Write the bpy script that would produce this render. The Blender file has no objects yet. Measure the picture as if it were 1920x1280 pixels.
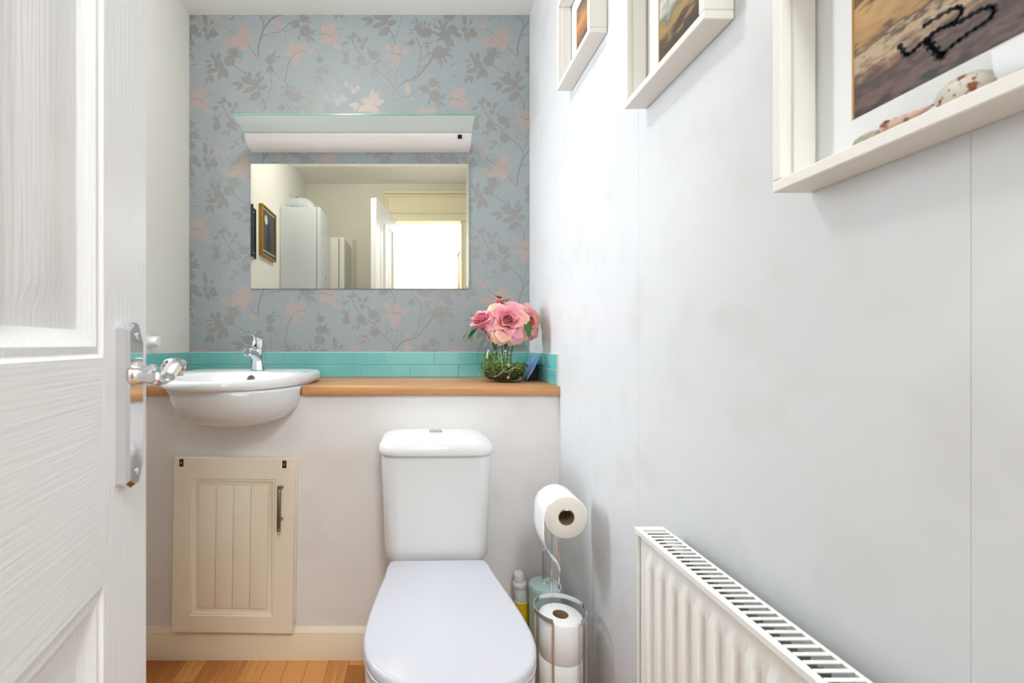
import bpy, bmesh, math, random
from mathutils import Vector, Matrix
R = math.radians
PI = math.pi
rnd = random.Random(7)
scene = bpy.context.scene
COL = scene.collection

# ------------------------------------------------------------------ camera
CAMZ = 1.02
F = 853.0                      # focal length in pixels of the 1920 x 1280 frame
VX, VY = 783.0, 645.0          # vanishing point of the room's depth axis
cam_d = bpy.data.cameras.new('camera')
cam = bpy.data.objects.new('camera', cam_d); COL.objects.link(cam)
cam.location = (0, 0, CAMZ); cam.rotation_euler = (R(90), 0, 0)
cam_d.sensor_width = 36; cam_d.lens = F / 1920 * 36
cam_d.shift_x = (960 - VX) / 1920; cam_d.shift_y = (VY - 640) / 1920
cam_d.clip_start = .01
cam_d.dof.use_dof = True; cam_d.dof.focus_distance = 1.5; cam_d.dof.aperture_fstop = 8
scene.camera = cam

# ------------------------------------------------------------------ world, daylight, exposure
w = bpy.data.worlds.new('world'); scene.world = w; w.use_nodes = True
w.node_tree.nodes['Background'].inputs[0].default_value = (.80, .88, 1, 1)
w.node_tree.nodes['Background'].inputs[1].default_value = 1.0
def area(name, loc, target, sx, sy, power, color=(1, 1, 1), spread=180):
    d = bpy.data.lights.new(name, 'AREA'); d.shape = 'RECTANGLE'; d.size = sx; d.size_y = sy
    d.energy = power; d.color = color; d.spread = R(spread)
    o = bpy.data.objects.new(name, d); COL.objects.link(o); o.location = loc
    o.rotation_euler = (Vector(target) - Vector(loc)).to_track_quat('-Z', 'Y').to_euler()
    return o
WIN_W, WIN_C = 19, (.83, .91, 1)
HALL_W, HALL_C = 33, (.87, .935, 1)
FILL_W, FILL_C = 11, (1, .97, .97)  # power and tint of the added fill pendant
area('window_daylight', (-1.30, 1.46, 1.60), (.46, 1.24, 1.30), .35, 1.1, WIN_W, WIN_C, 120)
area('hall_light', (.22, -.85, 2.385), (.22, -.849, 0), .34, .7, HALL_W, HALL_C)
scene.view_settings.view_transform = 'Standard'
scene.view_settings.look = 'None'
scene.view_settings.gamma = 1
scene.view_settings.use_curve_mapping = False
scene.view_settings.exposure = -0.03
scene.cycles.max_bounces = 6; scene.cycles.diffuse_bounces = 4; scene.cycles.glossy_bounces = 3; scene.cycles.transmission_bounces = 4; scene.cycles.transparent_max_bounces = 10
scene.cycles.use_adaptive_sampling = True; scene.cycles.adaptive_threshold = .05; scene.cycles.adaptive_min_samples = 16

# ------------------------------------------------------------------ materials
MATS = {}
def srgb(r, g, b):
    f = lambda c: (c / 255 / 12.92) if c / 255 <= .04045 else ((c / 255 + .055) / 1.055) ** 2.4
    return (f(r), f(g), f(b), 1)
def mat(name, rgb, rough=.5, metal=0, spec=.5, coat=0, trans=0, ior=1.45, bump=None, vary=None, alpha=1, sheen=0):
    m = bpy.data.materials.new(name); m.use_nodes = True
    nt = m.node_tree; b = nt.nodes['Principled BSDF']
    b.inputs['Base Color'].default_value = srgb(*rgb)
    b.inputs['Roughness'].default_value = rough; b.inputs['Metallic'].default_value = metal
    b.inputs['Specular IOR Level'].default_value = spec; b.inputs['Coat Weight'].default_value = coat
    b.inputs['Coat Roughness'].default_value = .05
    b.inputs['Transmission Weight'].default_value = trans; b.inputs['IOR'].default_value = ior
    b.inputs['Sheen Weight'].default_value = sheen
    if bump or vary:
        tc = nt.nodes.new('ShaderNodeTexCoord')
    if bump:                       # (scale xyz, strength, distance)
        mp = nt.nodes.new('ShaderNodeMapping'); mp.inputs['Scale'].default_value = bump[0]
        nz = nt.nodes.new('ShaderNodeTexNoise'); nz.inputs['Scale'].default_value = 1; nz.inputs['Detail'].default_value = 1
        bp = nt.nodes.new('ShaderNodeBump'); bp.inputs['Strength'].default_value = bump[1]; bp.inputs['Distance'].default_value = bump[2]
        nt.links.new(tc.outputs['Object'], mp.inputs[0]); nt.links.new(mp.outputs[0], nz.inputs[0])
        nt.links.new(nz.outputs[0], bp.inputs['Height']); nt.links.new(bp.outputs[0], b.inputs['Normal'])
    if vary:                       # (scale xyz, second rgb, lo, hi)
        mp = nt.nodes.new('ShaderNodeMapping'); mp.inputs['Scale'].default_value = vary[0]
        nz = nt.nodes.new('ShaderNodeTexNoise'); nz.inputs['Scale'].default_value = 1; nz.inputs['Detail'].default_value = 2
        rp = nt.nodes.new('ShaderNodeValToRGB')
        rp.color_ramp.elements[0].position = vary[2]; rp.color_ramp.elements[0].color = srgb(*rgb)
        rp.color_ramp.elements[1].position = vary[3]; rp.color_ramp.elements[1].color = srgb(*vary[1])
        nt.links.new(tc.outputs['Object'], mp.inputs[0]); nt.links.new(mp.outputs[0], nz.inputs[0])
        nt.links.new(nz.outputs[0], rp.inputs[0]); nt.links.new(rp.outputs[0], b.inputs['Base Color'])
    MATS[name] = m
    return m
mat('paint_left', (226, 226, 219), .55, bump=((160, 160, 160), .06, .002))
mat('paint_right', (224, 225, 226), .38, bump=((140, 140, 140), .10, .002), vary=((9, 9, 9), (218, 218, 216), .52, .75))
mat('paint_ceiling', (247, 246, 240), .7)
mat('paint_cream', (232, 229, 214), .6)
mat('paint_boxing', (243, 240, 238), .42, bump=((60, 60, 60), .08, .003), vary=((5, 5, 5), (238, 231, 226), .45, .75))
mat('hall_white', (246, 245, 240), .6)
mat('hall_carpet', (214, 212, 206), .9)
mat('trim_cream', (240, 232, 198), .35)
mat('skirting', (250, 234, 206), .35, bump=((60, 60, 60), .06, .002))
mat('cabinet_cream', (250, 239, 218), .35, bump=((120, 120, 10), .06, .002), vary=((6, 6, 6), (246, 232, 206), .4, .8))
mat('door_white', (246, 246, 246), .38, bump=((330, 330, 9), .28, .003))
mat('door_white_rail', (246, 246, 246), .38, bump=((9, 9, 330), .13, .003))
mat('ceramic', (234, 234, 233), .07, spec=.55)
mat('seat_plastic', (214, 214, 222), .2)
mat('chrome', (232, 234, 238), .05, metal=1)
mat('chrome_worn', (222, 222, 224), .13, metal=1, bump=((90, 90, 90), .05, .002))
mat('nickel', (150, 138, 120), .32, metal=1)
mat('dark_hole', (40, 30, 24), .6)
mat('black', (12, 12, 13), .4)
mat('aluminium', (246, 241, 238), .38, metal=.12)
mat('lamp_glass', (238, 250, 246), .4, trans=.15)
mat('lamp_glass_edge', (128, 190, 170), .2, trans=.2)
mat('mirror_silver', (247, 246, 234), .0, metal=1)
mat('mirror_edge', (110, 130, 115), .2)
mat('tile_glass', (116, 196, 194), .06, spec=.7, coat=.7, vary=((14, 3, 3), (124, 204, 203), .3, .7))
mat('grout', (222, 224, 218), .8)
mat('worktop_wood', (184, 130, 82), .34, bump=((8, 160, 160), .05, .001), vary=((3, 22, 60), (204, 150, 100), .3, .7))
mat('radiator_white', (243, 241, 236), .34)
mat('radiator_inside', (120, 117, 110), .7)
mat('frame_white', (242, 238, 230), .42)
mat('gilt_bevel', (206, 160, 96), .5)
mat('mat_board', (240, 241, 240), .8)
mat('paper_white', (246, 245, 243), .9, bump=((220, 220, 220), .12, .001))
mat('paper_end', (236, 229, 218), .9, bump=((400, 400, 400), .2, .001))
mat('cardboard', (150, 120, 88), .85)
mat('brush_green', (190, 218, 212), .28)
mat('bottle_white', (240, 238, 234), .35)
mat('bottle_yellow', (238, 200, 20), .3)
mat('bottle_green', (110, 170, 50), .3)
mat('boiler_white', (206, 211, 214), .22)
mat('fridge_white', (228, 228, 218), .4)
mat('gold_frame', (176, 132, 48), .45, metal=.5, bump=((80, 80, 80), .5, .004))
mat('print_dark', (38, 50, 60), .35)
mat('print_black', (20, 20, 24), .4)
mat('print_pale', (200, 196, 160), .5)
mat('orange_wood', (190, 104, 44), .5)
mat('leaf_green', (44, 96, 40), .4, vary=((60, 60, 60), (84, 132, 60), .4, .75))
mat('leaf_dark', (24, 58, 34), .4, vary=((60, 60, 60), (50, 92, 50), .4, .75))
mat('stem_green', (84, 112, 48), .5)
mat('moss', (64, 78, 28), .9, vary=((90, 90, 90), (150, 172, 70), .3, .65))
mat('moss_dark', (40, 36, 18), .9, vary=((60, 60, 60), (70, 74, 30), .4, .7))
mat('root_pale', (196, 190, 150), .7)
mat('blue_card', (122, 158, 214), .5, vary=((30, 30, 30), (150, 182, 228), .4, .7))
mat('shell_white', (214, 206, 190), .4, vary=((130, 130, 130), (140, 70, 30), .52, .58))
mat('shell_pink', (206, 172, 152), .4, vary=((90, 90, 90), (120, 66, 44), .50, .58))
mat('shell_grey', (184, 178, 158), .4, vary=((60, 60, 200), (160, 150, 124), .45, .6))
mat('shell_dark', (58, 56, 56), .4)
mat('shell_rust', (170, 84, 40), .5)
mat('pipe_white', (234, 234, 230), .3)
mat('indicator', (60, 10, 60), .3)
mat('button_chrome', (200, 202, 205), .18, metal=1)
mat('panel_grey', (206, 206, 190), .5)
mat('seal_dark', (70, 70, 66), .6)

# wallpaper ground: fine linen weave
m = mat('wallpaper', (166, 180, 187), .5, spec=.5)
nt = m.node_tree; b = nt.nodes['Principled BSDF']
tc = nt.nodes.new('ShaderNodeTexCoord'); cols = []
for sc_ in ((420, 1, 12), (14, 1, 420)):
    mp = nt.nodes.new('ShaderNodeMapping'); mp.inputs['Scale'].default_value = sc_
    nz = nt.nodes.new('ShaderNodeTexNoise'); nz.inputs['Scale'].default_value = 1; nz.inputs['Detail'].default_value = 2
    nt.links.new(tc.outputs['Object'], mp.inputs[0]); nt.links.new(mp.outputs[0], nz.inputs[0]); cols.append(nz)
ad = nt.nodes.new('ShaderNodeMath'); ad.operation = 'ADD'
nt.links.new(cols[0].outputs[0], ad.inputs[0]); nt.links.new(cols[1].outputs[0], ad.inputs[1])
rp = nt.nodes.new('ShaderNodeValToRGB')
rp.color_ramp.elements[0].position = .7; rp.color_ramp.elements[0].color = srgb(149, 158, 161)
rp.color_ramp.elements[1].position = 1.25; rp.color_ramp.elements[1].color = srgb(159, 168, 171)
nt.links.new(ad.outputs[0], rp.inputs[0]); nt.links.new(rp.outputs[0], b.inputs['Base Color'])
mat('print_leaf', (152, 153, 151), .45, metal=.35)
mat('print_stem', (148, 149, 148), .45, metal=.35)
mat('print_flower', (180, 167, 161), .48, metal=.2)
mat('print_vein', (152, 144, 142), .42, metal=.4)

# laminate strips: one tone per strip
m = mat('laminate', (206, 150, 92), .3)
nt = m.node_tree; b = nt.nodes['Principled BSDF']
oi = nt.nodes.new('ShaderNodeObjectInfo'); tc = nt.nodes.new('ShaderNodeTexCoord')
mp = nt.nodes.new('ShaderNodeMapping'); mp.inputs['Scale'].default_value = (55, 3.5, 1)
nz = nt.nodes.new('ShaderNodeTexNoise'); nz.inputs['Scale'].default_value = 1; nz.inputs['Detail'].default_value = 4; nz.inputs['Distortion'].default_value = 1.2
nt.links.new(tc.outputs['Object'], mp.inputs[0]); nt.links.new(mp.outputs[0], nz.inputs[0])
m1 = nt.nodes.new('ShaderNodeMath'); m1.operation = 'MULTIPLY_ADD'; m1.inputs[1].default_value = .75; 
nt.links.new(oi.outputs['Random'], m1.inputs[0]); nt.links.new(nz.outputs[0], m1.inputs[2])
rp = nt.nodes.new('ShaderNodeValToRGB')
rp.color_ramp.elements[0].position = .35; rp.color_ramp.elements[0].color = srgb(168, 96, 34)
rp.color_ramp.elements[1].position = 1.1; rp.color_ramp.elements[1].color = srgb(226, 160, 92)
nt.links.new(m1.outputs[0], rp.inputs[0]); nt.links.new(rp.outputs[0], b.inputs['Base Color'])

# clear panes: transparent with a Fresnel gloss
def pane_mat(name, tint=(250, 252, 250), gloss=1.0, ior=1.45):
    m = bpy.data.materials.new(name); m.use_nodes = True; nt = m.node_tree
    nt.nodes.remove(nt.nodes['Principled BSDF']); out = nt.nodes['Material Output']
    tr = nt.nodes.new('ShaderNodeBsdfTransparent'); tr.inputs[0].default_value = srgb(*tint)
    gl = nt.nodes.new('ShaderNodeBsdfGlossy'); gl.inputs['Roughness'].default_value = .01
    fr = nt.nodes.new('ShaderNodeFresnel'); fr.inputs[0].default_value = ior
    mu = nt.nodes.new('ShaderNodeMath'); mu.operation = 'MULTIPLY'; mu.inputs[1].default_value = gloss
    mx = nt.nodes.new('ShaderNodeMixShader')
    ge = nt.nodes.new('ShaderNodeNewGeometry'); inv = nt.nodes.new('ShaderNodeMath'); inv.operation = 'SUBTRACT'; inv.inputs[0].default_value = 1
    nt.links.new(ge.outputs['Backfacing'], inv.inputs[1]); nt.links.new(inv.outputs[0], mu.inputs[1])
    m3 = nt.nodes.new('ShaderNodeMath'); m3.operation = 'MULTIPLY'; m3.inputs[1].default_value = gloss; nt.links.new(fr.outputs[0], m3.inputs[0])
    nt.links.new(m3.outputs[0], mu.inputs[0]); nt.links.new(mu.outputs[0], mx.inputs[0]); nt.links.new(tr.outputs[0], mx.inputs[1]); nt.links.new(gl.outputs[0], mx.inputs[2])
    nt.links.new(mx.outputs[0], out.inputs[0]); MATS[name] = m
pane_mat('clear_pane', (255, 255, 255), .25); pane_mat('vase_glass', (249, 253, 251), .8, 1.4)

# petals: colour attribute (pink heart, cream rim)
m = mat('petal', (232, 130, 150), .55, sheen=.3)
nt = m.node_tree; at = nt.nodes.new('ShaderNodeAttribute'); at.attribute_name = 'tint'
nt.links.new(at.outputs['Color'], nt.nodes['Principled BSDF'].inputs['Base Color'])

# beach photographs: horizontal bands over the print's height with grain
def photo_mat(name, stops, grain, gscale):
    m = mat(name, (150, 120, 80), .35); nt = m.node_tree; b = nt.nodes['Principled BSDF']
    tc = nt.nodes.new('ShaderNodeTexCoord'); sp = nt.nodes.new('ShaderNodeSeparateXYZ')
    nt.links.new(tc.outputs['Generated'], sp.inputs[0])
    mp = nt.nodes.new('ShaderNodeMapping'); mp.inputs['Scale'].default_value = gscale
    nz = nt.nodes.new('ShaderNodeTexNoise'); nz.inputs['Scale'].default_value = 1; nz.inputs['Detail'].default_value = 6
    nt.links.new(tc.outputs['Object'], mp.inputs[0]); nt.links.new(mp.outputs[0], nz.inputs[0])
    a = nt.nodes.new('ShaderNodeMath'); a.operation = 'MULTIPLY_ADD'; a.inputs[1].default_value = grain; a.inputs[2].default_value = -grain / 2
    s = nt.nodes.new('ShaderNodeMath'); s.operation = 'ADD'
    nt.links.new(nz.outputs[0], a.inputs[0]); nt.links.new(a.outputs[0], s.inputs[0]); nt.links.new(sp.outputs['Z'], s.inputs[1])
    rp = nt.nodes.new('ShaderNodeValToRGB'); nt.links.new(s.outputs[0], rp.inputs[0]); nt.links.new(rp.outputs[0], b.inputs['Base Color'])
    els = rp.color_ramp.elements
    while len(els) < len(stops): els.new(.5)
    for e, (p, c) in zip(els, stops): e.position = p; e.color = srgb(*c)
photo_mat('photo_shore', [(0, (40, 28, 26)), (.1, (112, 82, 70)), (.2, (66, 46, 42)), (.30, (124, 92, 72)), (.40, (196, 172, 140)), (.47, (96, 70, 50)), (.56, (178, 138, 84)), (.75, (200, 160, 104)), (.86, (96, 66, 40)), (1, (150, 110, 66))], .42, (60, 60, 170))
photo_mat('photo_dune', [(0, (66, 54, 44)), (.22, (84, 70, 52)), (.34, (176, 140, 88)), (.48, (120, 118, 84)), (.7, (206, 208, 208)), (1, (140, 136, 100))], .8, (20, 20, 55))
photo_mat('photo_sunset', [(0, (50, 40, 46)), (.25, (92, 70, 66)), (.45, (170, 110, 60)), (.62, (214, 150, 80)), (.8, (150, 110, 80)), (1, (90, 86, 88))], .5, (14, 14, 40))

# ------------------------------------------------------------------ mesh helpers
def link(o, parent=None):
    COL.objects.link(o)
    if parent: o.parent = parent
    return o
def obj(name, bm, m, parent=None, smooth=False, angle=40):
    me = bpy.data.meshes.new(name); bmesh.ops.recalc_face_normals(bm, faces=bm.faces[:]); bm.to_mesh(me); bm.free()
    for mm in (m if isinstance(m, (list, tuple)) else [m]): me.materials.append(MATS[mm])
    if smooth:
        me.polygons.foreach_set('use_smooth', [True] * len(me.polygons))
        try: me.set_sharp_from_angle(angle=R(angle))
        except Exception: pass
    return link(bpy.data.objects.new(name, me), parent)
def share(name, src, parent, loc=(0, 0, 0), rot=(0, 0, 0)):
    o = bpy.data.objects.new(name, src.data); link(o, parent); o.location = loc; o.rotation_euler = rot; return o
def tag(o, label, cat=None, group=None, kind=None):
    o['label'] = label
    if cat: o['category'] = cat
    if group: o['group'] = group
    if kind: o['kind'] = kind
    return o
def thing(name, label, cat, loc=(0, 0, 0), rot=(0, 0, 0), group=None, kind=None):
    o = bpy.data.objects.new(name, None); o.empty_display_size = .05; link(o); o.location = loc; o.rotation_euler = rot
    return tag(o, label, cat, group, kind)
def P(x, y, Y): return Vector(((x - VX) / F * Y, Y, CAMZ - (y - VY) / F * Y))
def box(bm, x0, x1, y0, y1, z0, z1, bev=0, seg=2, mi=0):
    vs = [bm.verts.new(p) for p in ((x0, y0, z0), (x1, y0, z0), (x1, y1, z0), (x0, y1, z0), (x0, y0, z1), (x1, y0, z1), (x1, y1, z1), (x0, y1, z1))]
    fs = [bm.faces.new([vs[i] for i in f]) for f in ((0, 3, 2, 1), (4, 5, 6, 7), (0, 1, 5, 4), (1, 2, 6, 5), (2, 3, 7, 6), (3, 0, 4, 7))]
    for f in fs: f.material_index = mi
    if bev:
        es = list({e for f in fs for e in f.edges})
        bmesh.ops.bevel(bm, geom=es, offset=bev, segments=seg, profile=.6, affect='EDGES')
    return bm
def B(*a, **k): return box(bmesh.new(), *a, **k)
def loft(bm, rings, cap0=True, cap1=True, closed=True, mi=0):
    vr = [[bm.verts.new(p) for p in r] for r in rings]; n = len(rings[0])
    for a, c in zip(vr, vr[1:]):
        for i in range(n if closed else n - 1):
            j = (i + 1) % n
            try: bm.faces.new((a[i], a[j], c[j], c[i])).material_index = mi
            except ValueError: pass
    if cap0: bm.faces.new(list(reversed(vr[0]))).material_index = mi
    if cap1: bm.faces.new(vr[-1]).material_index = mi
    return bm
def circ(c, r, n=24, ax='z', ry=None):
    ry = ry or r; out = []
    for i in range(n):
        a = 2 * PI * i / n; u, v = r * math.cos(a), ry * math.sin(a)
        out.append(Vector(c) + Vector({'z': (u, v, 0), 'y': (u, 0, v), 'x': (0, u, v)}[ax]))
    return out
def lathe(bm, c, prof, n=32, ax='z', cap0=True, cap1=True):
    k = {'z': (0, 0, 1), 'y': (0, 1, 0), 'x': (1, 0, 0)}[ax]
    return loft(bm, [circ(Vector(c) + Vector(k) * h, max(r, 1e-5), n, ax) for r, h in prof], cap0, cap1)
def tube(bm, pts, rad, n=10, caps=True, closed=False):
    pts = [Vector(p) for p in pts]; rings = []; up = None
    for i, p in enumerate(pts):
        if closed: d = pts[(i + 1) % len(pts)] - pts[i - 1]
        else: d = (pts[min(i + 1, len(pts) - 1)] - pts[max(i - 1, 0)])
        d.normalize()
        if up is None: up = d.orthogonal().normalized()
        up = (up - d * up.dot(d)); up = up.normalized() if up.length > 1e-6 else d.orthogonal().normalized()
        s = d.cross(up); r = rad[i] if isinstance(rad, (list, tuple)) else rad
        rings.append([p + (up * math.cos(2 * PI * k / n) + s * math.sin(2 * PI * k / n)) * r for k in range(n)])
    if closed: rings.append(rings[0]); loft(bm, rings, False, False); bmesh.ops.remove_doubles(bm, verts=bm.verts[:], dist=1e-6)
    else: loft(bm, rings, caps, caps)
    return bm
def curve(ctrl, n=8):
    c = [Vector(p) for p in ctrl]; c = [c[0] * 2 - c[1]] + c + [c[-1] * 2 - c[-2]]; out = []
    for i in range(1, len(c) - 2):
        for k in range(n):
            t = k / n; p0, p1, p2, p3 = c[i - 1], c[i], c[i + 1], c[i + 2]
            out.append(.5 * ((2 * p1) + (p2 - p0) * t + (2 * p0 - 5 * p1 + 4 * p2 - p3) * t * t + (3 * p1 - p0 - 3 * p2 + p3) * t ** 3))
    return out + [c[-2]]
def rrect(hw, hd, r, z, cx=0, cy=0, n=8, rb=None):
    out = []
    for (sx, sy, a0) in ((1, 1, 0), (-1, 1, 90), (-1, -1, 180), (1, -1, 270)):
        q = r if (sy < 0 or rb is None) else rb
        for k in range(n + 1):
            a = R(a0 + 90 * k / n); out.append(Vector((cx + sx * (hw - q) + q * math.cos(a), cy + sy * (hd - q) + q * math.sin(a), z)))
    return out
def extrude_poly(bm, pts, vec, mi=0):
    return loft(bm, [pts, [Vector(p) + Vector(vec) for p in pts]], mi=mi)
def prism_yz(bm, prof, x0, x1): return extrude_poly(bm, [Vector((x0, y, z)) for y, z in prof], (x1 - x0, 0, 0))

# ------------------------------------------------------------------ room shell
XL, XR, YB, YF, ZC, YR = -.94, .461, 1.873, 1.484, 2.375, -.106
tag(obj('wall_back', B(XL - .1, XR + .1, YB, YB + .1, 0, ZC), 'wallpaper'), 'blue grey floral wallpapered wall behind the mirror', 'wall', kind='structure')
wall_back = bpy.data.objects['wall_back']
# right wall with two hairline board joints
bm = bmesh.new()
g = .00045
prof = [(XR + .12, -.3), (XR, -.3)]
for yj, g in ((.379, .0002), (.950, .00045)):
    prof += [(XR, yj - g), (XR + .0007, yj - g), (XR + .0007, yj + g), (XR, yj + g)]
prof += [(XR, YB), (XR + .12, YB)]
extrude_poly(bm, [Vector((x, y, 0)) for x, y in prof], (0, 0, ZC))
tag(obj('wall_right', bm, 'paint_right'), 'glossy white boarded wall with fine joints behind the radiator', 'wall', kind='structure')
# left wall with a narrow window opening
WY0, WY1, WZ0, WZ1 = 1.29, 1.565, 1.02, 2.02
bm = bmesh.new()
for a in ((YR, WY0, 0, ZC), (WY1, YB, 0, ZC), (WY0, WY1, 0, WZ0), (WY0, WY1, WZ1, ZC)):
    box(bm, XL - .16, XL, a[0], a[1], a[2], a[3])
tag(obj('wall_left', bm, 'paint_left'), 'plain off-white wall left of the basin', 'wall', kind='structure')
win = thing('window_1', 'narrow white framed window in the left wall', 'window', (XL - .10, (WY0 + WY1) / 2, WZ0), kind='structure')
hw_, hh_ = (WY1 - WY0) / 2, WZ1 - WZ0
for a in ((-hw_, hw_, 0, .03), (-hw_, hw_, hh_ - .03, hh_), (-hw_, -hw_ + .03, .03, hh_ - .03), (hw_ - .03, hw_, .03, hh_ - .03)):
    obj('window_frame', B(-.02, .02, a[0], a[1], a[2], a[3], .003), 'frame_white', win)
obj('pane', B(-.003, .003, -hw_ + .03, hw_ - .03, .03, hh_ - .03), 'clear_pane', win)
tag(obj('ceiling', B(XL - .16, XR + .12, YR - .1, YB + .1, ZC, ZC + .08), 'paint_ceiling'), 'white painted ceiling', 'ceiling', kind='structure')
# wall behind the camera with the doorway
DX0, DX1, DZ = -.215, .385, 2.06
bm = bmesh.new()
for a in ((XL - .16, DX0, 0, ZC), (DX1, XR + .12, 0, ZC), (DX0, DX1, DZ, ZC)):
    box(bm, a[0], a[1], YR - .1, YR, a[2], a[3])
tag(obj('wall_front', bm, 'paint_cream'), 'cream wall with the doorway, seen in the mirror', 'wall', kind='structure')

# floor of laminate strips
fl = tag(obj('floor', B(XL - .16, XR + .12, YR - .1, YF + .4, -.05, -.008), 'laminate'), 'beech strip laminate floor', 'floor', kind='structure')
sw = .0655; strips = {}
for L in (.42, .30, .36): 
    strips[L] = B(.0006, sw - .0006, .0008, L - .0008, -.008, 0)
srcs = {}
c = 0; x = XL
while x < XR - .01:
    y = -.1 - rnd.uniform(0, .3); k = c
    while y < YF:
        L = (.42, .30, .36)[rnd.randrange(3)]
        if y + L > YR + .02:
            if L not in srcs:
                o = obj('plank', strips[L], 'laminate', fl); srcs[L] = o; o.location = (x, y, 0)
            else: share('plank', srcs[L], fl, (x, y, 0))
        y += L
    x += sw; c += 1

# boxed-in front below the worktop, with a notch for the basin bowl
pts = [(XL, 0), (XR, 0), (XR, .853)]
bowl_cut = [(.198, .853), (.186, .822), (.164, .796), (.123, .775), (.071, .766), (.02, .762)]      # follows the underside of the bowl
pts += [(-.578 + a, z) for a, z in bowl_cut] + [(-.578 - a, z) for a, z in reversed(bowl_cut)] + [(XL, .853)]
bm = bmesh.new(); extrude_poly(bm, [Vector((x, YF, z)) for x, z in pts], (0, .018, 0))
tag(obj('wall_boxing', bm, 'paint_boxing'), 'low white boxed-in wall behind the toilet', 'wall', kind='structure')
# skirting board
bm = bmesh.new()
prism_yz(bm, [(YF, 0), (YF - .016, 0), (YF - .016, .074), (YF - .013, .080), (YF - .013, .086), (YF - .007, .096), (YF - .004, .100), (YF, .100)], XL, XR)
tag(obj('baseboard_back', bm, 'skirting', smooth=True, angle=30), 'cream skirting board under the boxed-in wall', 'skirting', kind='structure')

# door frame (architrave, header board) on the doorway wall
tr = thing('trim_1', 'cream door surround with moulded header over the doorway', 'door frame', (0, YR, 0), kind='structure')
hz = 2.305
obj('header_board', B(-.275, XR - .008, .0, .014, DZ + .035, hz - .02), 'trim_cream', tr)
obj('header_moulding', B(-.285, XR - .004, .0, .034, hz - .022, hz, .006), 'trim_cream', tr)
obj('header_bead', B(-.262, XR - .012, .013, .026, hz - .045, hz - .032, .004), 'trim_cream', tr)
obj('header_bead', B(-.262, XR - .012, .013, .026, DZ + .06, DZ + .072, .004), 'trim_cream', tr)
obj('header_bead', B(-.262, -.250, .013, .026, DZ + .072, hz - .045, .004), 'trim_cream', tr)
obj('header_bead', B(.400, .412, .013, .026, DZ + .072, hz - .045, .004), 'trim_cream', tr)
obj('door_head', B(-.275, XR - .008, -.1, .030, DZ - .006, DZ + .034, .004), 'trim_cream', tr)
obj('jamb', B(DX0 - .055, DX0 - .002, -.02, .020, 0, DZ - .007, .004), 'trim_cream', tr)
obj('jamb', B(DX1, XR - .010, .0, .022, 0, DZ - .007, .004), 'trim_cream', tr)
obj('jamb', B(DX1 - .016, DX1 - .001, -.1, -.002, 0, DZ - .007, .002), 'trim_cream', tr)

# hall beyond the doorway
hy = -1.36
bm = bmesh.new(); box(bm, -1.3, .5, hy - .08, hy, 0, 2.45); tag(obj('wall_hall', bm, 'hall_white'), 'bright white hall wall beyond the doorway, seen in the mirror', 'wall', kind='structure')
bm = bmesh.new(); box(bm, .415, .5, hy, YR - .1, 0, 2.45); tag(obj('wall_hall_side', bm, 'hall_white'), 'white hall side wall with an orange door, seen in the mirror', 'wall', kind='structure')
bm = bmesh.new(); box(bm, -1.38, -1.3, hy, YR - .1, 0, 2.45); tag(obj('wall_hall_end', bm, 'hall_white'), 'far white end wall of the hall', 'wall', kind='structure')
bm = bmesh.new(); box(bm, -1.38, .5, hy - .08, YR - .1, 2.40, 2.48); tag(obj('ceiling_hall', bm, 'hall_white'), 'white hall ceiling', 'ceiling', kind='structure')
bm = bmesh.new(); box(bm, -1.38, .5, hy - .08, YR - .1, -.05, 0); tag(obj('floor_hall', bm, 'hall_carpet'), 'pale grey hall floor', 'floor', kind='structure')
d2 = thing('door_2', 'orange brown wooden door in a white surround in the hall, reflected at the mirror edge', 'door', (.415, -.66, 0), kind='structure')
obj('door_leaf', B(-.010, 0, -.16, .26, 0, 1.9), 'orange_wood', d2)
obj('architrave', B(-.022, 0, .262, .32, 0, 1.96, .004), 'hall_white', d2)
obj('architrave', B(-.022, 0, -.225, -.162, 0, 1.96, .004), 'hall_white', d2)
obj('architrave', B(-.022, 0, -.160, .260, 1.902, 1.96, .004), 'hall_white', d2)

# ------------------------------------------------------------------ the open door
H = Vector((-.178, -.08, 0)); FE = Vector((-.295, .495, 0)); dv = FE - H; LD = dv.length
door = thing('door_1', 'open white panelled door at the left edge', 'door', (H.x, H.y, 0.008), (0, 0, math.atan2(dv.y, dv.x)), kind='structure')
# local x along the leaf (hinge 0 to free edge LD), local y: face towards the camera is y = 0 side (-y), thickness to +y
TH, RC = .040, .009
zr = [(0, .20), (.800, 1.000), (1.935, 2.055)]          # rails
stl = [(0, .098), (LD / 2 - .045, LD / 2 + .045), (LD - .098, LD)]
for a, c_ in stl:
    for z0, z1 in (((0, 2.055),) if (a == 0 or c_ == LD) else ((.20, .80), (1.0, 1.935))):
        obj('stile', B(a, c_, 0, TH, z0, z1, .0012, 1), 'door_white', door)
for z0, z1 in zr: obj('rail', B(.0985, LD - .0985, 0, TH, z0 + .0002, z1 - .0002), 'door_white_rail', door)
def door_panel(x0, x1, z0, z1):
    prof = [(0, .0), (.004, .0035), (.010, .0015), (.018, .006), (.024, RC + .001), (.036, RC + .001), (.060, .004)]
    bm = bmesh.new()
    for sgn in (0, 1):
        rings = []
        for ins, dp in prof:
            yy = dp if sgn == 0 else TH - dp
            rings.append([Vector((x0 + ins, yy, z0 + ins)), Vector((x1 - ins, yy, z0 + ins)), Vector((x1 - ins, yy, z1 - ins)), Vector((x0 + ins, yy, z1 - ins))])
        loft(bm, rings, False, True)
    o = obj('panel', bm, 'door_white', door, smooth=True, angle=28)
    return o
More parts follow.
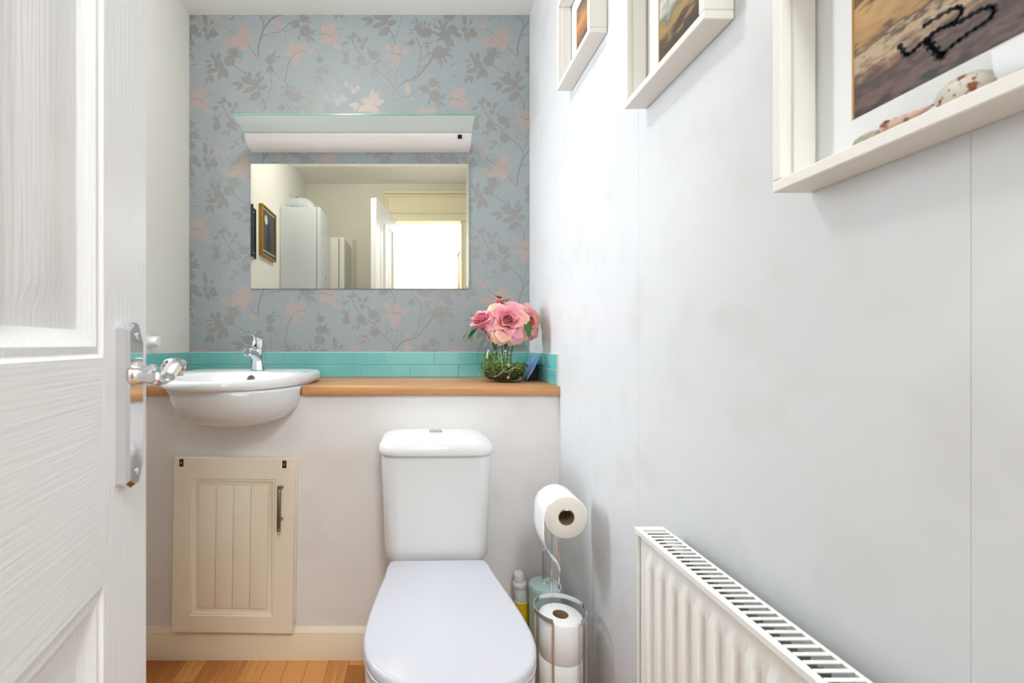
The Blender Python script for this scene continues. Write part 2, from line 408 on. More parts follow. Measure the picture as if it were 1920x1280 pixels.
for xa, xb in ((.098, LD / 2 - .045), (LD / 2 + .045, LD - .098)):
    door_panel(xa, xb, .20, .80); door_panel(xa, xb, 1.0, 1.935)
# lever handle on its back plate
hx0 = (Vector((-.2805, .4217, 0)) - H).dot(dv) / LD
hd = bpy.data.objects.new('door_handle', None); link(hd, door); hd.location = (hx0, 0, .875)
tag(hd, 'chrome scroll lever on a long back plate')
pw, ph_ = .036, .158
def plate_ring(ins, y):
    w0, h0 = pw - ins, ph_ - ins; c_ = .011
    return [Vector(p) for p in ((ins, y, ins + c_ * .6), (ins + c_, y, ins), (w0 - c_, y, ins), (w0, y, ins + c_ * 1.6), (w0, y, h0 - c_ * 1.6), (w0 - c_, y, h0), (ins + c_, y, h0), (ins, y, h0 - c_ * .6))]
bm = bmesh.new(); loft(bm, [plate_ring(0, 0), plate_ring(0, -.0085), plate_ring(.0025, -.0115)])
obj('back_plate', bm, 'chrome', hd)
bz = .1075
bm = bmesh.new(); lathe(bm, (pw * .24, 0, bz), [(.0104, -.0110), (.0104, -.013), (.0092, -.0145), (.0090, -.024), (.0100, -.0265), (.0100, -.031), (.0075, -.0335)], 24, 'y'); 
obj('lever_boss', bm, 'chrome_worn', hd, smooth=True)
h0 = pw * .24
pts = curve([(h0 - .003, -.0285, bz - .001), (h0 + .012, -.029, bz - .0062), (h0 + .028, -.030, bz - .0040), (h0 + .045, -.031, bz + .0055), (h0 + .060, -.030, bz + .0105), (h0 + .073, -.028, bz + .0090), (h0 + .081, -.026, bz + .0010), (h0 + .080, -.025, bz - .0060)], 6)
bm = bmesh.new(); rings = []
for i, p in enumerate(pts):
    t = i / (len(pts) - 1); d = (pts[min(i + 1, len(pts) - 1)] - pts[max(i - 1, 0)]).normalized()
    nrm = Vector((-d.z, 0, d.x)).normalized(); wy = .0080 + .003 * math.sin(PI * t); tz = .0056 - .0026 * t
    rings.append([p + Vector((0, wy * math.cos(2 * PI * k / 12), 0)) + nrm * tz * math.sin(2 * PI * k / 12) for k in range(12)])
loft(bm, rings); obj('lever', bm, 'chrome_worn', hd, smooth=True)
for zz in (.014, .145):
    bm = bmesh.new(); lathe(bm, (pw * .5, 0, zz), [(.0036, -.0112), (.0036, -.0122), (.0028, -.0128)], 14, 'y'); obj('screw', bm, 'chrome_worn', hd, smooth=True)

# ------------------------------------------------------------------ wallpaper print (flat motif, half-drop repeat)
PXM = YB / F
def print_strip_elements():
    E = []
    def leaf(x0, y0, x1, y1, w, k='L'): E.append(('leaf', k, x0, y0, x1, y1, w))
    def blob(x, y, r, k='L', ry=None): E.append(('blob', k, x, y, r, ry or r, 0))
    def stem(pts, w, k='S'): E.append(('stem', k, pts, w))
    # upper left spray
    for a in ((340, 600, 295, 500, 50), (375, 600, 385, 495, 60), (300, 605, 210, 605, 25), (310, 640, 230, 690, 35), (375, 705, 228, 742, 62), (445, 685, 325, 590, 100), (435, 680, 370, 832, 72), (430, 680, 500, 815, 84), (278, 768, 218, 880, 50), (300, 768, 306, 880, 46)): leaf(*a)
    blob(512, 600, 66); blob(560, 510, 58)
    for a in ((550, 480, 513, 393, 20), (570, 480, 622, 435, 20), (590, 520, 690, 515, 18), (580, 545, 682, 562, 18), (530, 500, 470, 505, 24), (530, 480, 482, 448, 20), (580, 500, 660, 490, 14)): leaf(*a)
    stem([(540, 640), (640, 705), (740, 775), (800, 850)], 13)
    # middle spray
    for a in ((775, 790, 735, 715, 32), (825, 810, 885, 715, 52), (765, 815, 688, 778, 26), (820, 885, 640, 795, 78), (835, 880, 932, 788, 66), (835, 935, 800, 815, 96), (680, 885, 530, 885, 54), (680, 885, 588, 955, 50), (835, 930, 662, 985, 66), (848, 945, 972, 905, 66), (875, 975, 745, 1076, 96)): leaf(*a)
    stem([(868, 985), (920, 1080), (950, 1200), (975, 1300)], 14); stem([(915, 1105), (870, 1100)], 8)
    stem([(1005, 745), (1015, 850), (1022, 910), (980, 1000), (955, 1110)], 8)
    blob(1000, 590, 50, ry=64); blob(1000, 705, 44, ry=48)
    for a in ((1035, 560, 1066, 478, 30), (1055, 560, 1130, 550, 20), (1040, 745, 1095, 765, 16), (1040, 600, 1085, 600, 18), (960, 590, 940, 580, 20)): leaf(*a)
    # trefoil at the left
    for a in ((232, 182, 214, 12, 56), (282, 172, 318, 108, 34), (232, 260, 268, 376, 62), (268, 262, 384, 290, 92), (300, 275, 330, 200, 60)): leaf(*a)
    blob(220, 225, 34); stem([(255, 250), (272, 185)], 8)
    # column of blooms along the seam
    blob(45, 1367, 46); blob(50, 1497, 62, ry=52); blob(40, 62, 66, ry=60); blob(85, 230, 58); blob(60, 390, 34)
    for a in ((45, 1350, 28, 1280, 22), (60, 1360, 105, 1345, 30), (30, 1360, -10, 1350, 24), (90, 1480, 130, 1420, 30), (80, 1500, 165, 1490, 40), (90, 1520, 185, 1545, 22), (100, 280, 190, 312, 62), (60, 300, 10, 330, 40), (70, 410, 100, 430, 30), (50, 560, 95, 568, 30), (60, 650, 130, 635, 14), (60, 640, 95, 670, 12), (80, 800, 115, 775, 28), (70, 830, 95, 840, 24)): leaf(*a)
    # top right spray
    blob(1398, 90, 54); blob(1300, 160, 54); blob(1420, 240, 74)
    for a in ((1470, 290, 1562, 218, 28), (1450, 250, 1548, 292, 36), (1440, 300, 1548, 382, 38), (1430, 320, 1492, 402, 28), (1360, 300, 1345, 352, 40), (1440, 110, 1502, 160, 24), (1430, 80, 1500, 90, 24), (1270, 150, 1225, 140, 26)): leaf(*a)
    # lower right blooms
    blob(1222, 985, 50); blob(1322, 1040, 66); blob(1270, 1040, 50)
    for a in ((1222, 940, 1195, 858, 36), (1195, 935, 1118, 905, 24), (1290, 970, 1310, 888, 28), (1330, 980, 1382, 918, 22), (1380, 1030, 1440, 1050, 24), (1170, 1010, 1120, 1010, 18), (1160, 1040, 1110, 1060, 14), (1260, 960, 1262, 890, 20)): leaf(*a)
    blob(1141, 1167, 38)
    for a in ((1120, 1165, 1070, 1180, 16), (1150, 1150, 1155, 1110, 20), (1165, 1170, 1200, 1150, 14), (1330, 1180, 1275, 1160, 18), (1340, 1190, 1300, 1230, 18), (1350, 1170, 1400, 1150, 20), (1345, 1185, 1320, 1130, 16), (1345, 1185, 1345, 1230, 18)): leaf(*a)
    blob(1541, 1078, 76, ry=66); blob(1590, 1150, 50); blob(1520, 985, 44); blob(1621, 1008, 52)
    for a in ((1500, 950, 1470, 880, 30), (1480, 1000, 1400, 950, 26), (1540, 960, 1590, 900, 24), (1490, 1060, 1420, 1060, 24), (1560, 960, 1540, 890, 20), (1490, 1110, 1440, 1150, 26), (1640, 1030, 1700, 1060, 30)): leaf(*a)
    blob(1481, 1288, 88, ry=80)
    for a in ((1540, 1280, 1625, 1228, 44), (1540, 1300, 1642, 1316, 40), (1500, 1340, 1505, 1480, 28), (1470, 1340, 1455, 1440, 26), (1530, 1340, 1560, 1420, 26), (1420, 1280, 1370, 1270, 26), (1430, 1330, 1400, 1380, 24), (1560, 1250, 1600, 1190, 26)): leaf(*a)
    # fork of branches and the trunk
    stem([(1191, 1097), (1251, 1210), (1255, 1290), (1231, 1400), (1212, 1520), (1150, 1598)], 11)
    stem([(1341, 1230), (1335, 1290), (1371, 1320)], 8); stem([(1231, 1400), (1300, 1330), (1400, 1270)], 10)
    stem([(1420, 1275), (1371, 1378), (1281, 1498), (1181, 1590), (1041, 1640), (941, 1750), (888, 1878), (858, 2020), (868, 2090)], 22)
    stem([(1221, 1468), (1381, 1408)], 9)
    stem([(421, 1118), (480, 1230), (521, 1298), (600, 1370), (701, 1438), (761, 1518), (881, 1628), (921, 1708), (915, 1790)], 13)
    stem([(890, 1865), (1050, 1817), (1130, 1805), (1240, 1695)], 11); stem([(1130, 1805), (1230, 1808)], 7)
    stem([(925, 1690), (960, 1600), (975, 1560)], 7); stem([(1030, 1640), (1030, 1560), (1020, 1480)], 6)
    for a in ((845, 1480, 860, 1560, 16), (880, 1480, 920, 1500, 18), (950, 1510, 1000, 1500, 26), (1020, 1540, 1010, 1570, 20)): leaf(*a)
    # lower left spray
    for a in ((440, 1112, 445, 1028, 50), (432, 1112, 368, 1085, 42), (450, 1105, 497, 1060, 24), (392, 1148, 303, 1192, 40), (532, 1165, 498, 1088, 56), (560, 1182, 624, 1095, 50), (640, 1280, 608, 1208, 36), (700, 1420, 782, 1355, 42), (480, 1440, 420, 1490, 30), (510, 1420, 490, 1510, 30), (560, 1400, 620, 1440, 40)): leaf(*a)
    blob(548, 1212, 34); blob(690, 1318, 72, ry=60); blob(535, 1378, 58); blob(705, 1530, 56); blob(361, 1385, 46); blob(361, 1310, 34)
    for a in ((361, 1300, 315, 1240, 18), (370, 1290, 420, 1235, 18), (340, 1290, 285, 1285, 18), (350, 1400, 330, 1440, 24), (640, 1608, 520, 1560, 22), (600, 1605, 498, 1668, 20), (640, 1608, 632, 1665, 14), (610, 1600, 585, 1545, 16), (690, 1480, 660, 1450, 40)): leaf(*a)
    # flowers
    for a in ((690, 350, 530, 290, 86), (690, 350, 678, 160, 92), (700, 345, 745, 190, 66), (700, 350, 825, 300, 72), (680, 362, 488, 432, 84), (690, 360, 690, 486, 112), (520, 360, 388, 356, 70), (500, 370, 448, 432, 40), (860, 570, 738, 550, 48), (480, 165, 418, 215, 48), (480, 165, 525, 128, 50), (450, 170, 400, 120, 44), (378, 135, 350, 66, 50)): leaf(*a, 'F')
    stem([(740, 420), (800, 500), (862, 572)], 9, 'V'); stem([(480, 215), (530, 250), (590, 300)], 8, 'V')
    for a in ((1262, 532, 1142, 525, 54), (1272, 545, 1198, 398, 74), (1285, 495, 1250, 338, 62), (1285, 510, 1445, 395, 120), (1280, 530, 1440, 540, 62), (1268, 565, 1372, 652, 84), (1440, 480, 1548, 465, 36), (1440, 480, 1504, 522, 42), (1104, 225, 1085, 84, 84), (1130, 250, 1180, 295, 34)): leaf(*a, 'F')
    stem([(1262, 570), (1222, 640), (1200, 740), (1180, 860)], 9, 'V'); stem([(1265, 560), (1300, 520), (1420, 470)], 6, 'V')
    for a in ((130, 1060, 168, 908, 74), (130, 1060, 55, 945, 74), (135, 1055, 235, 925, 74), (140, 1065, 285, 1110, 76), (120, 1070, 48, 1170, 92), (140, 1075, 165, 1195, 62), (200, 1130, 245, 1250, 62), (230, 1190, 320, 1240, 40)): leaf(*a, 'F')
    stem([(60, 1050), (130, 1062), (210, 1090)], 7, 'V'); stem([(230, 1005), (290, 995), (320, 1015)], 5, 'V')
    for a in ((895, 1270, 805, 1168, 60), (973, 1295, 965, 1178, 84), (1005, 1295, 1122, 1255, 62), (935, 1308, 812, 1338, 64), (985, 1318, 900, 1458, 104)): leaf(*a, 'F')
    stem([(900, 1285), (965, 1300), (1020, 1300)], 7, 'V')
    return E
def clip_poly(pts, u0, u1, v0, v1):
    for ax, lim, sg in ((0, u0, 1), (0, u1, -1), (1, v0, 1), (1, v1, -1)):
        out = []
        for i in range(len(pts)):
            a, b_ = pts[i - 1], pts[i]; ia, ib = sg * (a[ax] - lim) >= 0, sg * (b_[ax] - lim) >= 0
            if ia != ib:
                t = (lim - a[ax]) / (b_[ax] - a[ax]); out.append((a[0] + t * (b_[0] - a[0]), a[1] + t * (b_[1] - a[1])))
            if ib: out.append(b_)
        pts = out
        if len(pts) < 3: return []
    return pts
def build_print():
    rg = random.Random(3); polys = []
    for e in print_strip_elements():
        if e[0] == 'leaf':
            _, k, x0, y0, x1, y1, w_ = e; dx, dy = x1 - x0, y1 - y0; L = math.hypot(dx, dy); nx, ny = -dy / L, dx / L
            bend = rg.uniform(-.06, .06) * L; up, dn = [], []
            for s, hwid in ((0, .10), (.12, .30), (.3, .46), (.5, .5), (.68, .42), (.84, .24), (.94, .09)):
                cx, cy = x0 + dx * s + nx * bend * math.sin(PI * s), y0 + dy * s + ny * bend * math.sin(PI * s)
                up.append((cx + nx * w_ * hwid, cy + ny * w_ * hwid)); dn.append((cx - nx * w_ * hwid, cy - ny * w_ * hwid))
            polys.append((k, [[up[i], up[i + 1], dn[i + 1], dn[i]] for i in range(len(up) - 1)] + [[up[-1], (x1, y1), dn[-1]]]))
        elif e[0] == 'blob':
            _, k, x, y, r, ry, _q = e; pl = []; n = 22
            for i in range(n):
                a = 2 * PI * i / n; q = (1.12 if i % 2 else .84) + rg.uniform(-.12, .14); pl.append((x + r * q * math.cos(a), y + ry * q * math.sin(a)))
            polys.append((k, [[(x, y), pl[i], pl[(i + 1) % n]] for i in range(n)]))
        else:
            _, k, pts, w_ = e; c_ = curve([(p[0], p[1], 0) for p in pts], 4); lf_, rt_ = [], []
            for i in range(len(c_)):
                d = (c_[min(i + 1, len(c_) - 1)] - c_[max(i - 1, 0)]).normalized(); n_ = Vector((-d.y, d.x, 0)) * w_ * .5 * (1 + .15 * math.sin(i * 2.1))
                lf_.append(tuple((c_[i] + n_)[:2])); rt_.append(tuple((c_[i] - n_)[:2]))
            polys.append((k, [[lf_[i], lf_[i + 1], rt_[i + 1], rt_[i]] for i in range(len(c_) - 1)]))
    # lay every element on the lowest layer where it touches no other (the pattern repeats, so neighbours count too)
    T_ = 1555; layers = []; els = []
    for k, pl in polys:
        parts_ = pl if isinstance(pl[0], list) else [pl]; allp = [p for q in parts_ for p in q]
        bb = (min(p[0] for p in allp), max(p[0] for p in allp), min(p[1] for p in allp), max(p[1] for p in allp))
        def hits(b2):
            for dx, dy in ((0, 0), (0, T_), (0, -T_), (T_, T_ / 2), (T_, -T_ / 2), (-T_, T_ / 2), (-T_, -T_ / 2), (T_, T_ * 1.5), (T_, -T_ * 1.5), (-T_, T_ * 1.5), (-T_, -T_ * 1.5)):
                if bb[0] < b2[1] + dx and bb[1] > b2[0] + dx and bb[2] < b2[3] + dy and bb[3] > b2[2] + dy: return True
            return False
        li = 0 if k != 'V' else 6
        while True:
            if li == len(layers): layers.append([])
            elif li > len(layers): layers += [[] for _ in range(li - len(layers) + 1)]
            if not any(hits(b2) for b2 in layers[li]): break
            li += 1
        layers[li].append(bb)
        for q in parts_: els.append((k, q, li))
    # straight into real wall coordinates (metres), 0.53 m strips and 0.53 m half-drop repeat
    u = PXM / 6.4; rep = 243 * PXM; x_first = (357 - VX) * PXM; z_first = CAMZ - (28 - VY) * PXM
    bm = bmesh.new(); mi = {'L': 0, 'S': 1, 'F': 2, 'V': 3}; lay = 0
    for s in range(-1, 3):
        for r_ in range(-2, 4):
            ox = x_first + s * rep; oz = z_first - r_ * rep - (rep / 2 if s % 2 else 0)
            if ox > XR or ox + 1.3 * rep < XL or oz - 1.4 * rep > ZC or oz + .2 * rep < .9 - rep: pass
            for k, pl, li in els:
                q = [(ox + p[0] * u - 7 * PXM, oz - p[1] * u + 8 * PXM) for p in pl]
                q = clip_poly(q, XL + .0005, XR - .0005, .99, ZC - .0005)
                if len(q) < 3: continue
                yy = YB - .00003 - li * .000008
                vs = []
                for p in q:
                    if not vs or (Vector((p[0], yy, p[1])) - vs[-1].co).length > 1e-6: vs.append(bm.verts.new((p[0], yy, p[1])))
                if len(vs) > 2 and (vs[0].co - vs[-1].co).length < 1e-6: bm.verts.remove(vs.pop())
                if len(vs) < 3: continue
                bm.faces.new(vs).material_index = mi[k]
    o = obj('wallpaper_print', bm, ['print_leaf', 'print_stem', 'print_flower', 'print_vein'], wall_back); o['kind'] = 'stuff'
build_print()
for xs in (600, 843):          # seams between the paper strips
    bm = bmesh.new(); xx = (xs - VX) * PXM; box(bm, xx - .0006, xx + .0006, YB - .0005, YB, .99, ZC); obj('paper_seam', bm, 'wallpaper', wall_back)

# ------------------------------------------------------------------ splashback tiles
tz1, tp = .987, .0515; tw = .2014
sb = thing('tile_splashback', 'two rows of teal glass brick tiles above the worktop', 'splashback', (0, 0, .884))
obj('grout_bed', B(XL + .0005, XR - .0005, YB - .0055, YB - .0005, 0, tz1 - .884 + .001), 'grout', sb)
obj('grout_bed', B(XR - .0055, XR - .0005, YF + .001, YB - .006, 0, tz1 - .884 + .001), 'grout', sb)
obj('grout_bed', B(XL + .0005, XL + .0055, YF + .001, YB - .006, 0, tz1 - .884 + .001), 'grout', sb)
def tile(x0, x1, z0, z1, side=None):
    if side is None: bm = B(x0, x1, YB - .0085, YB - .0056, z0, z1, .0012, 1)
    elif side > 0: bm = B(XR - .0085, XR - .0056, x0, x1, z0, z1, .0012, 1)
    else: bm = B(XL + .0056, XL + .0085, x0, x1, z0, z1, .0012, 1)
    obj('tile', bm, 'tile_glass', sb)
xl, xr = XL + .0092, XR - .0092
for row in (0, 1):
    z1 = tz1 - .884 - row * tp - .0008; z0 = max(z1 - tp + .002, .0008)
    j = (447.5 if row == 0 else 402 - 92) ; x = (j - VX) * (YB / F)
    js = [xl] + [x + tw * k for k in range(0, 9) if xl + .01 < x + tw * k < xr - .01] + [xr]
    for a, c_ in zip(js, js[1:]): tile(a + .0009, c_ - .0009, z0, z1)
    for side in (1, -1):
        for a, c_ in ((YF + .002, YF + .200), (YF + .2018, YB - .0092)): tile(a, c_, z0, z1, side)

# ------------------------------------------------------------------ worktop
wx0, wx1 = -.782, -.374
pts = [(XL + .001, YB - .001), (XR - .001, YB - .001), (XR - .001, 1.470), (wx1, 1.470)]
for k in range(1, 14):
    a = PI * k / 14; pts.append(((wx0 + wx1) / 2 + (wx1 - wx0) / 2 * math.cos(a), 1.470 + .22 * math.sin(a) ** .6))
pts += [(wx0, 1.470), (XL + .001, 1.470)]
bm = bmesh.new()
ring = lambda z, ins=0: [Vector((x, y + (ins if y < 1.4705 else 0), z)) for x, y in pts]
loft(bm, [ring(.8535, .002), ring(.856), ring(.878), ring(.882, .002), ring(.884, .006)])
tag(obj('worktop', bm, 'worktop_wood', smooth=True, angle=35), 'narrow beech wood worktop with the basin and rose vase', 'worktop')

# ------------------------------------------------------------------ basin
XC = -.60
def dring(ins, z, n=72):
    a, b_, bk = .24 - ins, .37 - ins, .12 - ins; out = []
    for i in range(n):
        t = 2 * PI * i / n; c_, s = math.cos(t), math.sin(t)
        if s >= 0: out.append(Vector((XC + a * c_, 1.62 - b_ * s, z)))
        else: out.append(Vector((XC + a * math.copysign(abs(c_) ** .32, c_), 1.62 + bk * abs(s) ** .32, z)))
    return out
def ering(a, b_, yc, z, n=72): return [Vector((XC + a * math.cos(2 * PI * i / n), yc - b_ * math.sin(2 * PI * i / n), z)) for i in range(n)]
def mixr(r1, r2, t, z): return [Vector((p.x * (1 - t) + q.x * t, p.y * (1 - t) + q.y * t, z)) for p, q in zip(r1, r2)]
bs = thing('basin', 'white ceramic semi-recessed basin set in the wooden worktop', 'basin', (0, 0, 0))
o_ = dring(0, 0); e_ = ering(.195, .22, 1.475, 0)
XB, AB, BB, YC_ = -.578, .200, .206, 1.476
def bring(k, z): return [p + Vector((XB - XC, 0, 0)) for p in ering(AB * k, BB * k, YC_, z)]
rings = [bring(k, z) for k, z in ((.08, .7615), (.36, .7655), (.62, .7745), (.82, .795), (.93, .821), (.985, .850), (1.0, .870), (1.005, .880))]
rings += [dring(.012, .8855), dring(.003, .889), dring(0, .896), dring(.001, .906), dring(.006, .913), dring(.013, .9155), dring(.022, .9150)]
inn = ering(.200, .182, 1.456, .909)
rings += [mixr(dring(.030, 0), inn, .25, .9125), mixr(dring(.030, 0), inn, .9, .911), ering(.197, .179, 1.456, .905), ering(.188, .170, 1.455, .885), ering(.165, .142, 1.452, .850), ering(.125, .108, 1.452, .815), ering(.07, .06, 1.452, .797), ering(.022, .022, 1.452, .792)]
bm = bmesh.new(); loft(bm, rings)
for v in bm.verts:
    if v.co.z > .884: v.co.z += max(0, v.co.y - 1.26) * .024 * min(1, (v.co.z - .884) / .02)
obj('bowl', bm, 'ceramic', bs, smooth=True, angle=70)
bm = bmesh.new(); lathe(bm, (0, 0, 0), [(.0140, 0), (.0140, .003), (.0120, .0035), (.0110, .0012)], 20, 'z', True, False); lathe(bm, (0, 0, 0), [(.0112, .0008), (.0112, .0012)], 20); 
of = obj('overflow_ring', bm, 'nickel', bs, smooth=True); of.location = (XC + .006, 1.6225, .8955); of.rotation_euler = (R(72), 0, 0)
bm = bmesh.new(); lathe(bm, (XC, 1.452, .7925), [(.020, 0), (.020, .003), (.012, .005)], 20); obj('waste', bm, 'chrome', bs, smooth=True)
# mixer tap standing on the deck
tp_ = thing('mixer_tap', 'chrome single lever mixer tap on the basin', 'tap', (-.592, 1.690, .9235))
bm = bmesh.new()
loft(bm, [circ((0, .002, .0), .0265, 28, ry=.026), circ((0, .002, .004), .0262, 28, ry=.026), circ((0, 0, .025), .0245, 28, ry=.026), circ((0, -.004, .050), .0235, 28, ry=.028), circ((0, -.005, .066), .0235, 28, ry=.026), circ((0, -.004, .078), .0232, 28, ry=.024)])
obj('body', bm, 'chrome', tp_, smooth=True)
pts = [(0, .002, .034), (0, -.02, .048), (0, -.05, .061), (0, -.085, .068), (0, -.108, .0685)]
bm = bmesh.new(); tube(bm, pts, [.019, .018, .0165, .015, .0142], 18); sp_ = obj('spout', bm, 'chrome', tp_, smooth=True)
bm = bmesh.new(); lathe(bm, (0, -.1085, .0685), [(.0125, 0), (.0132, -.005), (.0115, -.0075), (.0105, -.0055)], 20, 'y'); obj('aerator', bm, 'chrome_worn', sp_, smooth=True)
bm = bmesh.new(); lathe(bm, (0, -.003, .080), [(.0236, 0), (.0240, .010), (.0232, .022), (.0195, .034), (.012, .042), (.004, .0445)], 28)
hl = obj('lever_dome', bm, 'chrome', tp_, smooth=True)
bm = bmesh.new(); rings = []
for y, z, w_, t_ in ((-.003, .118, .017, .006), (-.025, .120, .014, .0052), (-.055, .1255, .0105, .0040), (-.085, .130, .0095, .0032), (-.098, .1305, .0085, .0025)):
    rings.append([Vector((w_ * math.cos(2 * PI * k / 14), y, z + t_ * math.sin(2 * PI * k / 14))) for k in range(14)])
loft(bm, rings); obj('lever', bm, 'chrome', hl, smooth=True)
bm = bmesh.new(); lathe(bm, (-.002, -.0265, .0915), [(.0042, 0), (.0042, -.0012), (.002, -.0018)], 14, 'y'); obj('temperature_dot', bm, 'indicator', hl)

# ------------------------------------------------------------------ mirror and lamp above it
mx0, mx1 = (470 - VX) * 1.868 / F, (879 - VX) * 1.868 / F; mz1, mz0 = CAMZ + (645 - 307) * 1.868 / F, CAMZ + (645 - 541) * 1.868 / F
mr = thing('mirror', 'frameless wall mirror above the basin, reflecting the doorway', 'mirror', ((mx0 + mx1) / 2, YB - .0012, mz0))
W2, HH = (mx1 - mx0) / 2, mz1 - mz0; bw = .011
bm = bmesh.new()
rr = lambda ins, y: [Vector((-W2 + ins, y, ins)), Vector((W2 - ins, y, ins)), Vector((W2 - ins, y, HH - ins)), Vector((-W2 + ins, y, HH - ins))]
loft(bm, [rr(0, 0), rr(0, -.0032)], True, False); obj('mirror_edge', bm, 'mirror_edge', mr)
bm = bmesh.new(); loft(bm, [rr(0, -.0033), rr(bw, -.00355)], False, False); obj('bevel', bm, 'mirror_silver', mr)
bm = bmesh.new(); loft(bm, [rr(bw, -.00356), rr(bw, -.00358)], False, True); obj('mirror_glass', bm, 'mirror_silver', mr)

lx0, lx1 = -.682, .2125
lp = thing('wall_light', 'long aluminium wall light with a tilted frosted glass shade above the mirror', 'wall light', (0, YB, 1.80))
prof = [(-.0008, .008)]
for k in range(0, 11):
    a = R(90 * k / 10); prof.append((-.012 - .070 * math.sin(a), .0485 - .040 * math.cos(a)))
prof += [(-.0825, .052), (-.0008, .052)]
bm = bmesh.new(); extrude_poly(bm, [Vector((lx0 + .006, y, z)) for y, z in prof], (lx1 - lx0 - .012, 0, 0)); obj('housing', bm, 'aluminium', lp, smooth=True, angle=35)
for xa in (lx0, lx1 - .0055):
    bm = bmesh.new(); extrude_poly(bm, [Vector((xa, y * 1.01, z)) for y, z in prof], (.0055, 0, 0)); obj('end_cap', bm, 'aluminium', lp)
bm = bmesh.new(); prism_yz(bm, [(-.0830, .0530), (-.191, .0655), (-.191, .0700), (-.0830, .0575)], lx0, lx1)
gp = obj('glass_shade', bm, 'lamp_glass', lp)
bm = bmesh.new(); prism_yz(bm, [(-.1913, .0655), (-.1936, .0660), (-.1936, .0702), (-.1913, .0702)], lx0 - .001, lx1 + .001); obj('shade_edge', bm, 'lamp_glass_edge', gp)
bm = bmesh.new(); prism_yz(bm, [(-.002, .0522), (-.0835, .0522), (-.0835, .0528), (-.002, .0528)], lx0 + .002, lx1 - .002); obj('gasket', bm, 'seal_dark', lp)
bx_ = (862 - VX) * 1.795 / F; bm = B(bx_ - .0085, bx_ + .0085, -.0835, -.0815, .0335, .0505, .001, 1); 
obj('sensor_switch', bm, 'black', lp); bpy.data.objects['sensor_switch'].location = (0, 0, -.006)

# ------------------------------------------------------------------ cupboard door in the boxing
cw, ch = .386, .558
cab = thing('cupboard_door', 'cream cupboard door with tongue and groove panel below the basin', 'cupboard door', (-.588, 1.4675, .379), (0, R(.85), 0))
hw2, hh2 = cw / 2, ch / 2; px0, px1, pz0, pz1 = -.135, .131, -.225, .212
bm = bmesh.new()
rr2 = lambda a, c_, d_, e2, y: [Vector((a, y, d_)), Vector((c_, y, d_)), Vector((c_, y, e2)), Vector((a, y, e2))]
def iring(ins, y): return rr2(px0 + ins, px1 - ins, pz0 + ins, pz1 - ins, y)
loft(bm, [rr2(-hw2, hw2, -hh2, hh2, 0), rr2(-hw2, hw2, -hh2, hh2, -.0165), rr2(-hw2 + .002, hw2 - .002, -hh2 + .002, hh2 - .002, -.0185), iring(0, -.0185), iring(.003, -.0165), iring(.006, -.0170), iring(.012, -.0125), iring(.020, -.0105), iring(.0215, -.0105)], True, False)
bm.faces.new([bm.verts.new(v) for v in iring(.0215, -.0095)])
obj('door_frame', bm, 'cabinet_cream', cab, smooth=True, angle=30)
obj('backing_frame', B(-hw2 + .004, hw2 + .003, .0002, .0158, -hh2 + .03, hh2 - .001), 'cabinet_cream', cab)
bx0, bx1 = px0 + .0222, px1 - .0222; nb = 4
for k in range(nb):
    a = bx0 + (bx1 - bx0) * k / nb; c_ = bx0 + (bx1 - bx0) * (k + 1) / nb
    obj('panel_board', B(a + .0004, c_ - .0004, -.0150, -.0096, pz0 + .0222, pz1 - .0222, .0020, 2), 'cabinet_cream', cab, smooth=True)
ca = bpy.data.objects.new('bar_handle', None); link(ca, cab); tag(ca, 'brushed nickel bar handle'); ca.location = (.153, -.0186, .130)
bm = bmesh.new(); lathe(bm, (0, -.028, -.070), [(.0062, 0), (.0062, .008), (.0054, .009), (.0062, .010), (.0062, .130), (.0054, .131), (.0062, .132), (.0062, .140)], 18); obj('bar', bm, 'nickel', ca, smooth=True)
for zz in (.058, -.042):
    bm = bmesh.new(); lathe(bm, (0, 0, zz), [(.006, 0), (.0045, -.006), (.0045, -.0225)], 14, 'y'); obj('post', bm, 'nickel', ca, smooth=True)
for xx in (-.168, .160):
    q = obj('catch', B(xx - .0065, xx + .0065, -.0200, -.0187, hh2 - .030, hh2 - .006, .0008, 1), 'dark_hole', cab)
    obj('catch_pin', B(xx - .003, xx + .003, -.0222, -.0201, hh2 - .022, hh2 - .014, .0006, 1), 'nickel', q)

# ------------------------------------------------------------------ toilet
wc = thing('toilet', 'white close-coupled toilet with the lid down', 'toilet', (.0505, YF, 0), (0, 0, R(1.5)))
LS = [0, .004, .03, .08, .14, .20, .25, .29, .325, .355, .385, .412, .436, .455, .468, .476, .480]
LW = [.131, .136, .140, .1455, .156, .1655, .172, .1755, .1762, .1735, .166, .152, .130, .102, .070, .036, 0]
y0l = -.214
def lid_ring(z, grow=0, s0=0):
    L = [Vector((-(w_ + grow * (0 if w_ == 0 else 1)), y0l - s - (grow if s > .24 else 0) * ((s - .24) / .24), z)) for s, w_ in zip(LS, LW) if s >= s0]
    Rr = [Vector((-p.x, p.y, z)) for p in reversed(L[:-1])]
    return L + Rr
def fine(ring): return ring
bm = bmesh.new(); loft(bm, [lid_ring(.3960, -.003), lid_ring(.3965, 0), lid_ring(.4090, .0005), lid_ring(.4130, -.0012), lid_ring(.4152, -.0045), lid_ring(.4160, -.009)])
obj('lid', bm, 'seat_plastic', wc, smooth=True, angle=50)
bm = bmesh.new(); loft(bm, [lid_ring(.3790, -.004), lid_ring(.3800, -.001), lid_ring(.3915, 0), lid_ring(.3945, -.004)])
obj('seat', bm, 'seat_plastic', wc, smooth=True, angle=50)
def scaled(ring, sx, sy, cy, z): return [Vector((p.x * sx, cy + (p.y - cy) * sy, z)) for p in ring]
base = lid_ring(0)
bm = bmesh.new()
